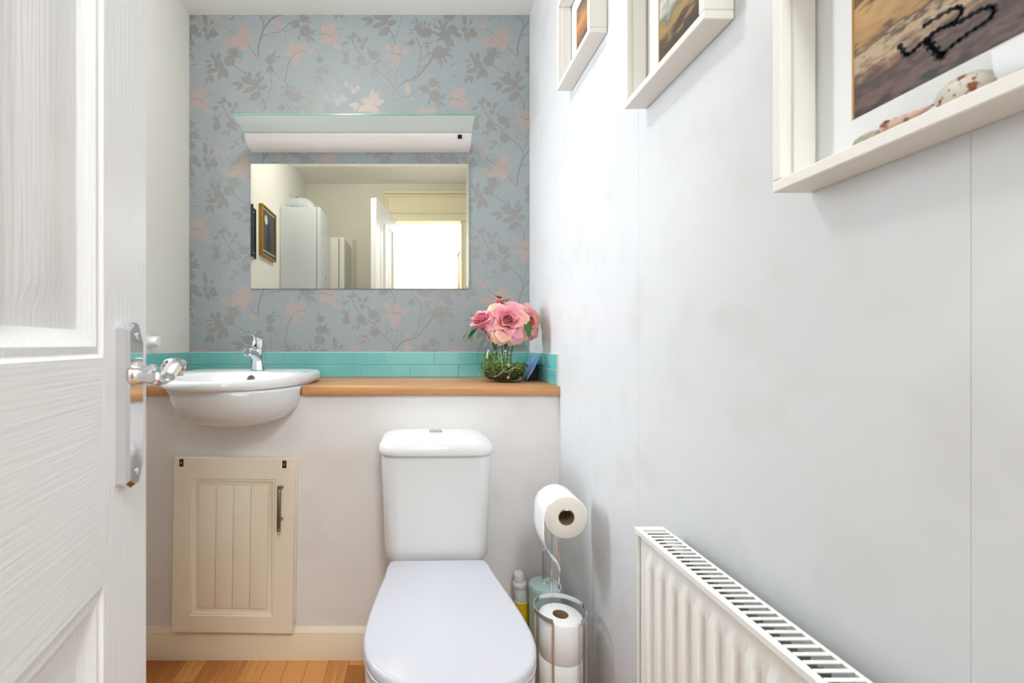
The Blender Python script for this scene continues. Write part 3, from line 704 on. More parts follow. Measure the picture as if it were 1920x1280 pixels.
loft(bm, [scaled(base, .64, .56, -.40, 0), scaled(base, .62, .55, -.40, .02), scaled(base, .55, .50, -.40, .10), scaled(base, .60, .58, -.41, .18), scaled(base, .80, .82, -.44, .26), scaled(base, .94, .95, -.45, .315), scaled(base, .985, .985, -.45, .345), scaled(base, .985, .985, -.45, .370), scaled(base, .96, .965, -.45, .3775)])
loft(bm, [rrect(.085, .15, .04, .0, 0, -.235), rrect(.085, .15, .04, .25, 0, -.20), rrect(.125, .125, .03, .33, 0, -.135), rrect(.13, .128, .03, .385, 0, -.135)])
obj('pan', bm, 'ceramic', wc, smooth=True, angle=60)
bm = bmesh.new(); rings = []
for z, hw, hd, r in ((.3865, .118, .070, .03), (.389, .132, .080, .04), (.397, .142, .088, .045), (.410, .150, .0925, .046), (.44, .1515, .0935, .046), (.69, .1605, .0955, .046), (.7035, .1605, .0955, .046)):
    rings.append(rrect(hw, hd, r, z, 0, -.0045 - .0955, 8, .02))
loft(bm, rings); obj('cistern', bm, 'ceramic', wc, smooth=True, angle=60)
bm = bmesh.new(); rings = []
for z, hw, hd, r in ((.7037, .162, .097, .055), (.7045, .1665, .1005, .058), (.709, .1685, .1020, .06), (.719, .1685, .1020, .06), (.730, .1650, .0990, .06), (.740, .156, .0920, .058), (.7475, .143, .081, .055), (.7518, .126, .068, .05), (.7535, .106, .052, .045)):
    rings.append(rrect(hw, hd, r, z, 0, -.0035 - .1020, 8, .04))
loft(bm, rings); cl = obj('cistern_lid', bm, 'ceramic', wc, smooth=True, angle=60)
bm = bmesh.new(); lathe(bm, (.002, -.098, .7535), [(.0215, 0), (.0215, .002), (.0195, .0036), (.0185, .0030)], 28); obj('button_ring', bm, 'chrome', cl, smooth=True)
for s in (-1, 1):
    bm = bmesh.new(); n = 14; ring0 = [Vector((.002 + s * (.0008 + .0168 * math.sin(PI * k / n)), -.098 + .0168 * math.cos(PI * k / n), .7564)) for k in range(n + 1)]
    loft(bm, [ring0, [p + Vector((0, 0, .0022)) for p in ring0]]); obj('flush_button', bm, 'button_chrome', cl)

# ------------------------------------------------------------------ toilet roll stand, rolls, brush, bottle
SX, SY = .359, 1.143
st = thing('toilet_roll_stand', 'chrome wire toilet roll stand with basket and arm', 'roll stand', (SX, SY, 0))
bm = bmesh.new(); lathe(bm, (0, 0, 0), [(.072, 0), (.072, .006), (.068, .010), (.02, .0125)], 40); obj('base', bm, 'chrome', st, smooth=True)
def band(z0, z1, r, t=.0016, n=48):
    bm = bmesh.new(); loft(bm, [circ((0, 0, z0), r, n), circ((0, 0, z1), r, n), circ((0, 0, z1), r - t, n), circ((0, 0, z0), r - t, n), circ((0, 0, z0), r, n)], False, False)
    bmesh.ops.remove_doubles(bm, verts=bm.verts[:], dist=1e-6); return bm
bm = bmesh.new(); rows = []
for k in range(49):
    a = R(-62 + 300 * k / 48); ca_, sa_ = math.cos(a), math.sin(a)
    rows.append([Vector((ca_ * q, sa_ * q, z)) for q, z in ((.0655, .349), (.0655, .3605), (.0637, .3605), (.0637, .349))])
loft(bm, rows); obj('basket_ring', bm, 'chrome', st, smooth=True, angle=50)
for deg in (-122, -62, -5, 178):
    a = R(deg); bm = bmesh.new(); tube(bm, [(math.cos(a) * .0635, math.sin(a) * .0635, .009), (math.cos(a) * .0635, math.sin(a) * .0635, .352)], .0023, 8); obj('upright', bm, 'chrome', st, smooth=True)
for xx in (-.003, .0165):
    bm = bmesh.new(); pts = [(xx, .0655, .009), (xx, .0655, .30), (xx, .0655, .588)] + [(xx * (1 - .0 * k) , .0655 - .022 * (1 - math.cos(R(15 * k))), .588 + .022 * math.sin(R(15 * k))) for k in range(1, 7)] + [(xx, -.02, .610), (xx, -.030, .6135)]
    tube(bm, pts, .0024, 8); obj('arm_wire', bm, 'chrome', st, smooth=True)
bm = bmesh.new(); tube(bm, [(-.003 + .0, -.030, .6135), (.001, -.033, .6155), (.0068, -.034, .6162), (.0125, -.033, .6155), (.0165, -.030, .6135)], .0024, 8); obj('arm_end', bm, 'chrome', st, smooth=True)
def roll_mesh(bm, ax, c, r, hole, L):
    k = Vector({'z': (0, 0, 1), 'y': (0, 1, 0)}[ax]); c = Vector(c); n = 44
    # outer skin with soft edges, ends, then the core wall
    rr_ = [(hole, 0), (r - .003, 0), (r, .003), (r, L - .003), (r - .003, L), (hole, L)]
    loft(bm, [circ(c + k * h, q, n, ax) for q, h in rr_], False, False)
def roll(label, loc, ax='z', L=.0985, r=.0525, hole=.0195):
    t = thing('toilet_roll', label, 'toilet roll', loc, group='toilet rolls on the stand')
    bm = bmesh.new(); roll_mesh(bm, ax, (0, 0, 0), r, hole, L); o = obj('paper', bm, ['paper_white', 'paper_end'], t, smooth=True, angle=50)
    for f in o.data.polygons:
        nn = f.normal; 
        if ax == 'y' and abs(nn.y) > .9: f.material_index = 1
    bm = bmesh.new(); k = Vector((0, 0, 1)) if ax == 'z' else Vector((0, 1, 0))
    loft(bm, [circ(k * .0005, hole, 30, ax), circ(k * (L - .0005), hole, 30, ax), circ(k * (L - .0005), hole - .0015, 30, ax), circ(k * .0005, hole - .0015, 30, ax), circ(k * .0005, hole, 30, ax)], False, False)
    obj('core', bm, 'cardboard', t, smooth=True, angle=50)
    return t
roll('white toilet roll lying lowest in the chrome basket', (SX, SY, .0455))
roll('white toilet roll in the chrome basket beneath the topmost one', (SX, SY, .1445))
roll('white toilet roll uppermost in the chrome basket', (SX, SY, .2435))
tr_ = roll('white toilet roll on the stand arm with its paper end hanging down', (.3655, 1.117, .5945), 'y', r=.0530, hole=.0200)
bm = bmesh.new(); rows = []
xs = curve([(-.0425, 0, .034), (-.0525, 0, .008), (-.0545, 0, -.03), (-.0530, 0, -.06), (-.044, 0, -.085), (-.030, 0, -.108), (-.014, 0, -.128), (-.006, 0, -.150)], 5)
for i, p in enumerate(xs):
    t = i / (len(xs) - 1); q = max(0, (t - .38) / .62); near = .0 + .028 * q; far = .0985 - .0690 * q ** .8
    rows.append([Vector((p.x, near + (far - near) * k / 5, p.z + .012 * q * math.sin(PI * k / 5))) for k in range(6)])
loft(bm, rows, False, False, closed=False); tl = obj('loose_sheet', bm, 'paper_white', tr_, smooth=True)
sm = tl.modifiers.new('thickness', 'SOLIDIFY'); sm.thickness = .0006

br = thing('toilet_brush', 'pale green toilet brush holder with chrome handle in the corner', 'toilet brush', (.385, 1.372, 0))
bm = bmesh.new(); lathe(bm, (0, 0, .012), [(.0440, 0), (.0455, .002), (.0485, .262), (.0485, .272)], 40); obj('holder', bm, 'brush_green', br, smooth=True, angle=50)
bm = bmesh.new(); lathe(bm, (0, 0, .2845), [(.0495, 0), (.0495, .008), (.047, .0125), (.030, .014), (.009, .0145)], 40); obj('holder_lid', bm, 'brush_green', br, smooth=True, angle=50)
bm = bmesh.new(); lathe(bm, (0, 0, 0), [(.047, 0), (.047, .010), (.045, .0118)], 40); obj('base_ring', bm, 'chrome', br, smooth=True)
bm = bmesh.new(); lathe(bm, (-.003, 0, .2985), [(.0090, 0), (.0090, .003), (.0068, .0045), (.0068, .098), (.0060, .103), (.003, .1045)], 20); obj('handle', bm, 'chrome', br, smooth=True)

sbt = thing('cleaner_bottle', 'slim bottle with white cap and yellow label beside the toilet brush', 'bottle', (.352, 1.437, -.004 + .007), (0, R(-6.5), 0))
bm = bmesh.new(); lathe(bm, (0, 0, 0), [(.021, 0), (.023, .004), (.023, .14), (.023, .205), (.0222, .213)], 28); obj('bottle_body', bm, 'bottle_white', sbt, smooth=True)
bm = bmesh.new(); lathe(bm, (0, 0, .150), [(.0233, 0), (.0233, .060)], 28); obj('label_band', bm, 'bottle_yellow', sbt, smooth=True)
bm = bmesh.new(); lathe(bm, (0, 0, .02), [(.0233, 0), (.0233, .129)], 28); obj('label_band', bm, 'bottle_green', sbt, smooth=True)
bm = bmesh.new(); lathe(bm, (0, 0, .2135), [(.0205, 0), (.0215, .004), (.0215, .032), (.0205, .038), (.0225, .040), (.0225, .052), (.0205, .056), (.0165, .058), (.0160, .078), (.0135, .086), (.007, .089)], 28); obj('cap', bm, 'bottle_white', sbt, smooth=True, angle=50)

# ------------------------------------------------------------------ radiator
XF, XBk, RY0, RY1, RZ = .379, .4315, .14, .797, .700
ra = thing('radiator', 'white ribbed panel radiator with slatted top grille on the right wall', 'radiator', (0, 0, .10))
rz = RZ - .10
bm = bmesh.new()
ys = []; pitch = .0333; y = RY1 - .012
prof = []
def rib(yv):
    u = ((RY1 - .0195 - yv) / pitch) % 1.0
    if yv > RY1 - .0195 or yv < RY0 + .02: return 0
    return .5 - .5 * math.cos(2 * PI * u) if True else 0
ny = int((RY1 - RY0 - .002) / pitch * 12); yv = [RY0 + .001 + (RY1 - RY0 - .002) * i / ny for i in range(ny + 1)]
zs = [(.0, 0), (.028, 0), (.045, 1), (rz - .052, 1), (rz - .046, .9), (rz - .036, .35), (rz - .030, 0), (rz - .014, 0)]
def rdepth(yv_, a): 
    r_ = rib(yv_); r_ = min(1, max(0, (r_ - .35) / .34)); r_ = r_ * r_ * (3 - 2 * r_)
    return XF + .0115 - .0085 * a * r_
rows = [[Vector((rdepth(v, a) if a else XF + .0115, v, z)) for v in yv] for z, a in zs]
rows.append([Vector((XF + .008, v, rz - .0105)) for v in yv]); rows.append([Vector((XF + .012, v, rz - .0105)) for v in yv])
loft(bm, rows, False, False, closed=False)
obj('front_panel', bm, 'radiator_white', ra, smooth=True, angle=60)
obj('end_panel', B(XF + .006, XBk, RY1, RY1 + .0015, .0, rz - .001, .0006, 1), 'radiator_white', ra)
obj('back_panel', B(XBk - .010, XBk - .0085, RY0, RY1 - .0005, .02, rz - .030), 'radiator_white', ra)
# convector fins under the grille
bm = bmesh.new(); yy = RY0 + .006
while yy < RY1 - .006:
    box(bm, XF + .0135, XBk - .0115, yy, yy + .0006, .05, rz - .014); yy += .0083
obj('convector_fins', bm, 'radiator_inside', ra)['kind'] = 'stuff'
gz = rz - .0015
obj('grille_rail', B(XF + .001, XF + .0105, RY0, RY1 + .002, rz - .010, rz, .0012, 1), 'radiator_white', ra)
obj('grille_rail', B(XBk - .0045, XBk + .0005, RY0, RY1 + .002, rz - .010, rz, .0012, 1), 'radiator_white', ra)
obj('grille_end', B(XF + .0108, XBk - .0048, RY1 - .0125, RY1 + .002, rz - .0045, rz - .0002), 'radiator_white', ra)
sl0 = None; yy = RY1 - .0215
while yy > RY0 + .01:
    if sl0 is None:
        sl0 = obj('slat', B(XF + .0108, XBk - .0048, -.0024, .0024, -.0022, -.0003, .0006, 1), 'radiator_white', ra); sl0.location = (0, yy, rz)
    else: share('slat', sl0, ra, (0, yy, rz))
    yy -= .01215
for yb in (RY1 - .12, RY0 + .12):
    obj('bracket', B(XBk - .008, XR - .001, yb - .015, yb + .015, .42, .50, .002, 1), 'radiator_white', ra)

# ------------------------------------------------------------------ shadow-box picture frames on the right wall
def curve_strip(bm, pts, w_, x):
    c_ = curve(pts, 5)
    for i in range(len(c_) - 1):
        d = (c_[i + 1] - c_[i]).normalized(); n_ = Vector((0, -d.z, d.y)) * w_ * (.5 + .28 * math.sin(i * 1.7)); e2 = d * w_ * .2
        bm.faces.new([bm.verts.new(p) for p in (c_[i] + n_ - e2, c_[i + 1] + n_ + e2, c_[i + 1] - n_ + e2, c_[i] - n_ - e2)])
FS, FD = .256, .045
def frame(label, yfar, z0, photo):
    # local origin: far lower corner on the wall; local y runs towards the camera (-Y)
    t = thing('picture_frame', label, 'picture frame', (XR, yfar, z0), group='white box frames on the right wall')
    fw = .0130
    def bar(name, y0, y1, z0_, z1_): obj(name, B(-FD, -.0006, y0, y1, z0_, z1_, .0012, 1), 'frame_white', t)
    bar('frame_bar', -FS, 0, 0, fw); bar('frame_bar', -FS, 0, FS - fw, FS)
    bar('frame_bar', -fw, 0, fw + .0002, FS - fw - .0002); bar('frame_bar', -FS, -FS + fw, fw + .0002, FS - fw - .0002)
    for y0, y1, za, zb in ((-FS + fw + .0004, -fw - .0004, FS - fw - .004, FS - fw - .0004), (-fw - .004, -fw - .0004, fw + .0004, FS - fw - .0044), (-FS + fw + .0004, -FS + fw + .004, fw + .0004, FS - fw - .0044)):
        obj('spacer', B(-FD + .012, -.0090, y0, y1, za, zb), 'frame_white', t)
    obj('glass', B(-FD + .0070, -FD + .0085, -FS + fw + .0004, -fw - .0004, fw + .0004, FS - fw - .0004), 'clear_pane', t)
    # mount with a window
    ins = .057; a0, a1 = ins, FS - ins
    bm = bmesh.new(); q = lambda y0, y1, za, zb, x: [Vector((x, y0, za)), Vector((x, y1, za)), Vector((x, y1, zb)), Vector((x, y0, zb))]
    loft(bm, [q(-FS + fw + .0004, -fw - .0004, fw + .0004, FS - fw - .0004, -.0015), q(-FS + fw + .0004, -fw - .0004, fw + .0004, FS - fw - .0004, -.0058), q(-a1, -a0, a0, a1, -.0058)], False, False)
    loft(bm, [q(-a1, -a0, a0, a1, -.0058), q(-a1 + .0010, -a0 - .0010, a0 + .0010, a1 - .0010, -.0043)], False, False, mi=1)
    obj('mount', bm, ['mat_board', 'gilt_bevel'], t)
    ph = obj('photo_print', B(-.0042, -.0030, -a1 + .0003, -a0 - .0003, a0 + .0003, a1 - .0003), photo, t)
    obj('backing', B(-.0028, -.0008, -FS + fw + .0004, -fw - .0004, fw + .0004, FS - fw - .0004), 'cardboard', t)
    return t, ph
f1, ph1 = frame('white box frame with a sandy shore photo and shells, largest in view', .534, 1.197, 'photo_shore')
f2, ph2 = frame('white box frame with a pale dune photo between the other two frames', .917, 1.493, 'photo_dune')
f3, ph3 = frame('white box frame with an orange sunset photo nearest the floral wall', 1.360, 1.776, 'photo_sunset')
bm = bmesh.new(); x_ = -.0044
# two linked heart outlines drawn in weed on the sand (flat print); y from the far side towards the camera
def hp(l):       # measured on the print, expressed in its own plane
    out = []
    for px, py in l:
        Y = .4566 * F / (px - VX); out.append(Vector((x_, Y - .534, CAMZ - (py - VY) * Y / F - 1.197)))
    return out
curve_strip(bm, hp([(1730, 50), (1742, 42), (1768, 26), (1790, 15), (1800, 14), (1804, 21), (1796, 34), (1785, 44)]), .0030, x_)
curve_strip(bm, hp([(1685, 84), (1693, 95), (1699, 104), (1710, 98), (1724, 84), (1740, 71), (1757, 57), (1772, 50), (1785, 45), (1800, 41), (1822, 27), (1845, 16), (1861, 13), (1864, 24), (1850, 40), (1830, 53), (1808, 68), (1790, 82), (1772, 96)]), .0036, x_)
curve_strip(bm, hp([(1738, 76), (1745, 86), (1757, 98), (1764, 108), (1770, 98)]), .0058, x_)
obj('weed_outline', bm, 'print_black', ph1)
def lump(bm, c, rx, ry, rz_, seed, ribs=0, n=12, m_=7):
    rg = random.Random(seed); rings = []
    for j in range(m_):
        a = -PI / 2 + PI * (j + .02) / (m_ - 1 + .04)
        ring_ = []
        for i in range(n):
            b_ = 2 * PI * i / n; k = 1 + .10 * (rg.random() - .5) + (.07 if (ribs and i % 2) else 0)
            ring_.append(Vector(c) + Vector((rx * math.cos(a) * math.cos(b_) * k, ry * math.cos(a) * math.sin(b_) * k, rz_ * math.sin(a))))
        rings.append(ring_)
    loft(bm, rings)
def spiral_shell(bm, c, L, r, dirv, turns=5, n=14):
    d = Vector(dirv).normalized(); u = d.orthogonal().normalized(); v = d.cross(u); rings = []
    for j in range(turns * 4 + 1):
        t = j / (turns * 4); q = r * (1 - t) ** 1.1 * (1 + .16 * math.cos(2 * PI * j / 4)) + .0004
        rings.append([Vector(c) + d * L * t + (u * math.cos(2 * PI * k / n) + v * math.sin(2 * PI * k / n)) * q for k in range(n)])
    loft(bm, rings)
def shell(label, kind, y, z0, m_, size, yaw=0, xw=-.021):
    bm = bmesh.new()
    if kind == 'clam': lump(bm, (0, 0, size * .30), .0098, size * .62, size * .30, int(size * 1e5), 1)
    elif kind == 'cone': spiral_shell(bm, (0, size * .75, size * .30), size * 1.6, size * .34, (0, -1, .12))
    elif kind == 'mussel': lump(bm, (0, 0, size * .22), .0085, size * .9, size * .22, 5)
    else: lump(bm, (0, 0, size * .42), .0110, size * .62, size * .42, int(size * 1e5) + 3, 1)
    zm = min(v.co.z for v in bm.verts)
    for v in bm.verts: v.co.z -= zm
    o = obj('sea_shell', bm, m_, None, smooth=True, angle=60); o.location = (XR + xw, y, z0 + .0132); o.rotation_euler = (0, 0, R(yaw))
    tag(o, label, 'shell', 'shells in the box frames')
z_ = 1.197
shell('low pale oval shell nearest the corner in the shore photo frame', 'clam', .442, z_, 'shell_grey', .026)
shell('brown and cream pointed shell in the shore photo frame', 'cone', .406, z_, 'shell_pink', .024)
shell('big white shell with rusty spots in the shore photo frame', 'whelk', .366, z_, 'shell_white', .031)
shell('dark mussel shell lying in the shore photo frame', 'mussel', .328, z_, 'shell_dark', .022)
z_ = 1.493
shell('rust coloured shell in the dune photo frame', 'cone', .800, z_, 'shell_rust', .020)
shell('small grey shell below the dune photo', 'clam', .838, z_, 'shell_dark', .010)
shell('pale shell lying toward the door in the dune photo frame', 'whelk', .742, z_, 'shell_pink', .024)
z_ = 1.776
shell('tiny dark shell in the sunset photo frame', 'mussel', 1.325, z_, 'shell_dark', .009)
shell('white shell in the sunset photo frame', 'whelk', 1.170, z_, 'shell_white', .024)

# ------------------------------------------------------------------ vase, roses, card
VC = Vector((.311, 1.650, .8842))
va = thing('glass_vase', 'round clear glass vase holding the roses on the worktop', 'vase', VC)
outer = [(.054, 0), (.062, .002), (.078, .018), (.0915, .042), (.0980, .070), (.0970, .098), (.0885, .128), (.0770, .150), (.0705, .162), (.0700, .168)]
inner = [(.0680, .168), (.0685, .162), (.0750, .150), (.0865, .128), (.0950, .098), (.0960, .070), (.0895, .042), (.0765, .020), (.060, .008), (.03, .006)]
bm = bmesh.new(); loft(bm, [circ((0, 0, h), r, 56) for r, h in outer + inner]); obj('glass_bowl', bm, 'vase_glass', va, smooth=True, angle=60)
# moss and roots inside
mo = thing('moss', 'green moss clump in the bottom of the glass vase', 'moss', VC, kind='stuff')
rg = random.Random(11)
bm = bmesh.new(); loft(bm, [circ((0, 0, .0085), .052, 24), circ((0, 0, .020), .068, 24), circ((0, 0, .034), .072, 24), circ((0, 0, .046), .060, 24), circ((0, 0, .054), .025, 24)])
for v in bm.verts: v.co += Vector((rg.uniform(-.003, .003), rg.uniform(-.003, .003), rg.uniform(-.002, .003)))
obj('moss_bed', bm, 'moss_dark', mo, smooth=True)
bm = bmesh.new()
for k in range(1000):
    a = rg.uniform(0, 2 * PI); h = rg.uniform(.018, .105) if math.cos(a - .3) < .0 else rg.uniform(.016, .066)
    rmax = .068 if h < .03 else .084 if h < .08 else .074; rr_ = rmax * rg.uniform(.55, 1)
    c_ = Vector((rr_ * math.cos(a), rr_ * math.sin(a), h)); d = Vector((rg.gauss(0, 1), rg.gauss(0, 1), rg.gauss(.3, .8))).normalized(); s = rg.uniform(.005, .013)
    n_ = d.orthogonal().normalized(); sd = d.cross(n_)
    tip = c_ + d * s
    if Vector((tip.x, tip.y)).length > .086: continue
    p = [c_ - sd * s * .22, c_ + d * s * .5 - sd * s * .3 + n_ * s * .1, tip, c_ + d * s * .5 + sd * s * .3 + n_ * s * .1, c_ + sd * s * .22]
    bm.faces.new([bm.verts.new(q) for q in p])
obj('moss_fronds', bm, 'moss', mo)['kind'] = 'stuff'
bm = bmesh.new()
tube(bm, curve([(-.02, -.060, .105), (-.018, -.072, .075), (-.016, -.078, .045), (-.002, -.078, .040), (.012, -.079, .050), (.03, -.074, .054), (.045, -.066, .050)], 5), .0011, 6)
tube(bm, curve([(-.016, -.078, .045), (-.03, -.070, .028), (-.045, -.060, .022)], 5), .0011, 6)
tube(bm, curve([(.020, -.077, .052), (.008, -.074, .034), (.004, -.070, .024)], 5), .0009, 6)
lump(bm, (.004, -.068, .020), .006, .006, .0055, 8); lump(bm, (.006, -.064, .062), .008, .007, .008, 9)
obj('root_strands', bm, 'root_pale', mo, smooth=True)

def petal_mesh(name, L, W, cup, curl, base, rim, seed, flare=0, edge=.40):
    rg = random.Random(seed); nu, nv = 8, 6; bm = bmesh.new(); lay = bm.verts.layers.float_color.new('tint')
    g_ = []
    for j in range(nv + 1):
        t = j / nv; row = []
        wv = W * (math.sin(PI * (.10 + .62 * t)) ** .8)
        for i in range(nu + 1):
            s = -1 + 2 * i / nu
            x = s * wv * .5; yv = cup * (s * s) * wv * .9 
            z = L * t * (1 - .13 * abs(s) ** 1.6 * t) + rg.uniform(-.02, .02) * L * t
            bend = flare * t * t * L
            roll_ = curl * max(0, t - .62) ** 1.4 * L * 3
            v = bm.verts.new((x + rg.uniform(-.01, .01) * W, -yv + bend + roll_ + rg.uniform(-.012, .012) * L * t + .035 * L * t * t * math.sin(s * 4.2 + seed), z - .45 * roll_)); 
            e = min(1, max(0, (t - edge) / .5) * .95 + max(0, abs(s) - .5) * 1.0 * t)
            nz_ = rg.uniform(-.06, .06)
            v[lay] = (base[0] * (1 - e) + rim[0] * e + nz_ * .4, max(0, base[1] * (1 - e) + rim[1] * e + nz_ * .5), max(0, base[2] * (1 - e) + rim[2] * e + nz_ * .5), 1)
            row.append(v)
        g_.append(row)
    for j in range(nv):
        for i in range(nu): bm.faces.new((g_[j][i], g_[j][i + 1], g_[j + 1][i + 1], g_[j + 1][i]))
    me = bpy.data.meshes.new(name); bm.to_mesh(me); bm.free(); me.materials.append(MATS['petal'])
    me.polygons.foreach_set('use_smooth', [True] * len(me.polygons))
    return me
def leaf_mesh(L, W, m_, fold=.25, droop=.25):
    bm = bmesh.new(); g_ = []
    for j in range(9):
        t = j / 8; w_ = W * .5 * math.sin(PI * t ** .8) ** .85 if 0 < j < 8 else .0004; z = -droop * L * t * t
        if 0 < j < 8 and j % 2: w_ *= 1.05
        g_.append([bm.verts.new((-w_, L * t, z + w_ * fold)), bm.verts.new((0, L * t, z)), bm.verts.new((w_, L * t, z + w_ * fold))])
    for a, c_ in zip(g_, g_[1:]):
        bm.faces.new((a[0], a[1], c_[1], c_[0])); bm.faces.new((a[1], a[2], c_[2], c_[1]))
    return bm
PINK, DEEP, CREAM, BLUSH = srgb(240, 110, 142)[:3], srgb(216, 44, 88)[:3], srgb(252, 226, 180)[:3], srgb(250, 176, 188)[:3]
ORNG, SALM = srgb(206, 84, 50)[:3], srgb(238, 130, 96)[:3]
def rose(label, c, axis, rad, layers, seed, leaves=(), cols=(DEEP, PINK, BLUSH, CREAM)):
    """c: centre of the bloom; axis: direction it faces; rad: radius; layers: (count, radius factor, length, width, tilt deg, flare, curl)"""
    q = Vector(axis).to_track_quat('Z', 'Y'); c = Vector(c); ax = Vector(axis).normalized()
    t = thing('rose', label, 'rose', c, group='roses in the glass vase')
    rg = random.Random(seed)
    for li, (n, rf, L, W, tilt, flare, curl) in enumerate(layers):
        f = li / max(1, len(layers) - 1)
        f1 = min(1, f * 1.6); base = [cols[0][k] * (1 - f1) + cols[1][k] * f1 for k in range(3)]; rim = [cols[1][k] * (1 - f) + cols[3 if li % 2 else 2][k] * f for k in range(3)]
        ms = [petal_mesh('petal', L * rad, W * rad, .55 - .35 * f if layers is not BUD else .62, curl, [base[k] * (1 - .15 * f * v) + cols[3][k] * .15 * f * v for k in range(3)], [(cols[3][k] * .8 + cols[2][k] * .2 if v and layers is not BUD else cols[2][k]) * min(1, .2 + f) + cols[1][k] * max(0, .8 - f) for k in range(3)], seed * 31 + li * 7 + v, flare, .46 if v else .30) for v in range(2)]
        for k in range(n):
            o = bpy.data.objects.new('petal', ms[k % 2]); link(o, t)
            ang = 2 * PI * (k + .5 * (li % 2) + rg.uniform(-.08, .08)) / n + li * .4
            m4 = q.to_matrix().to_4x4() @ Matrix.Rotation(ang, 4, 'Z') @ Matrix.Translation((0, rf * rad, -.42 * rad)) @ Matrix.Rotation(R(-tilt + rg.uniform(-4, 4)), 4, 'X') @ Matrix.Scale(rg.uniform(.93, 1.07), 4)
            o.matrix_local = m4
    # heart: tight spiral of petals
    bm = bmesh.new(); lay = bm.verts.layers.float_color.new('tint'); prev = None
    for k in range(46):
        a = k * .42; rr_ = rad * (.035 + .0052 * k); hgt = rad * (.30 - .0016 * k)
        p0 = Vector((rr_ * math.cos(a), rr_ * math.sin(a), -.2 * rad)); p1 = Vector((rr_ * 1.06 * math.cos(a), rr_ * 1.06 * math.sin(a), hgt + .03 * rad * math.sin(a * 1.9)))
        v0, v1 = bm.verts.new(p0), bm.verts.new(p1); v0[lay] = (*[x * .55 for x in cols[0]], 1); v1[lay] = (*[cols[1][i] * .75 + cols[2][i] * .25 for i in range(3)], 1)
        if prev: bm.faces.new((prev[0], v0, v1, prev[1]))
        prev = (v0, v1)
    me = bpy.data.meshes.new('heart'); bm.to_mesh(me); bm.free(); me.materials.append(MATS['petal']); me.polygons.foreach_set('use_smooth', [True] * len(me.polygons))
    o = bpy.data.objects.new('petal_heart', me); link(o, t); o.matrix_local = q.to_matrix().to_4x4()
    # calyx and stem reaching into the vase
    foot = VC + Vector(((c.x - VC.x) * .25, (c.y - VC.y) * .25, .05)); neck = VC + Vector(((c.x - VC.x) * .42, (c.y - VC.y) * .30, .155))
    b0 = c - ax * rad * .40
    bm = bmesh.new(); tube(bm, [p - c for p in curve([b0, b0 - ax * rad * .22 + Vector((0, 0, -.008)), neck, foot], 5)], .0022, 8); obj('stem', bm, 'stem_green', t, smooth=True)
    bm = bmesh.new(); lathe(bm, (0, 0, 0), [(.12 * rad, -.62 * rad), (.26 * rad, -.5 * rad), (.30 * rad, -.38 * rad)], 12); o = obj('calyx', bm, 'stem_green', t, smooth=True); o.matrix_local = q.to_matrix().to_4x4()
    for (bx, tipp, W, m_) in leaves:
        bx, tipp = Vector(bx), Vector(tipp); d = tipp - bx; L = d.length
        o = obj('leaf', leaf_mesh(L, W, m_), m_, t, smooth=True, angle=80); qq = d.to_track_quat('Y', 'Z'); o.matrix_local = Matrix.Translation(bx - c) @ qq.to_matrix().to_4x4()
    return t
FULL = [(4, .10, .62, .58, -4, .05, .15), (5, .17, .72, .74, 6, .10, .25), (5, .26, .80, .92, 18, .20, .45), (6, .34, .84, 1.02, 34, .32, .6), (6, .40, .86, 1.12, 54, .38, .55), (6, .42, .90, 1.16, 74, .36, .45)]
BUD = [(3, .08, 1.15, .66, -10, .02, .1), (4, .17, 1.20, .95, -7, .03, .15), (4, .27, 1.18, 1.12, -3, .06, .35), (3, .36, .92, 1.10, 6, .10, .5)]
MED = FULL[:5]
lf = lambda x0, y0, Y0, x1, y1, Y1, W, m_='leaf_green': (P(x0, y0, Y0), P(x1, y1, Y1), W, m_)
rose('large open pink rose with cream edged petals at the front', P(952, 600, 1.575), (.05, -1, .28), .064, FULL, 1, [lf(930, 628, 1.60, 926, 655, 1.575, .022, 'leaf_dark'), lf(945, 632, 1.60, 950, 652, 1.58, .020, 'leaf_dark')])
rose('pink half-open rose leaning out on the left of the bunch', P(905, 604, 1.60), (-.46, -.45, .78), .053, BUD, 2, [lf(893, 612, 1.60, 863, 628, 1.57, .022, 'leaf_dark'), lf(895, 615, 1.60, 875, 632, 1.56, .020), lf(900, 612, 1.60, 925, 634, 1.58, .022, 'leaf_dark'), lf(918, 610, 1.61, 914, 590, 1.585, .018)])
rose('orange tinted pink rose closest to the right wall', P(992, 602, 1.635), (.55, -.80, .12), .058, MED, 3, [lf(985, 600, 1.59, 996, 630, 1.555, .028), ], (ORNG, SALM, BLUSH, CREAM))
rose('pink rose at the back of the bunch under the top leaf', P(966, 578, 1.665), (.15, -.35, 1), .044, MED, 4, [lf(945, 566, 1.65, 930, 549, 1.63, .022), lf(948, 568, 1.65, 956, 556, 1.66, .018)])
rose('small pink rosebud above the large rose', P(938, 570, 1.625), (-.35, -.5, 1), .028, BUD, 5, [lf(935, 574, 1.61, 946, 564, 1.59, .010)])

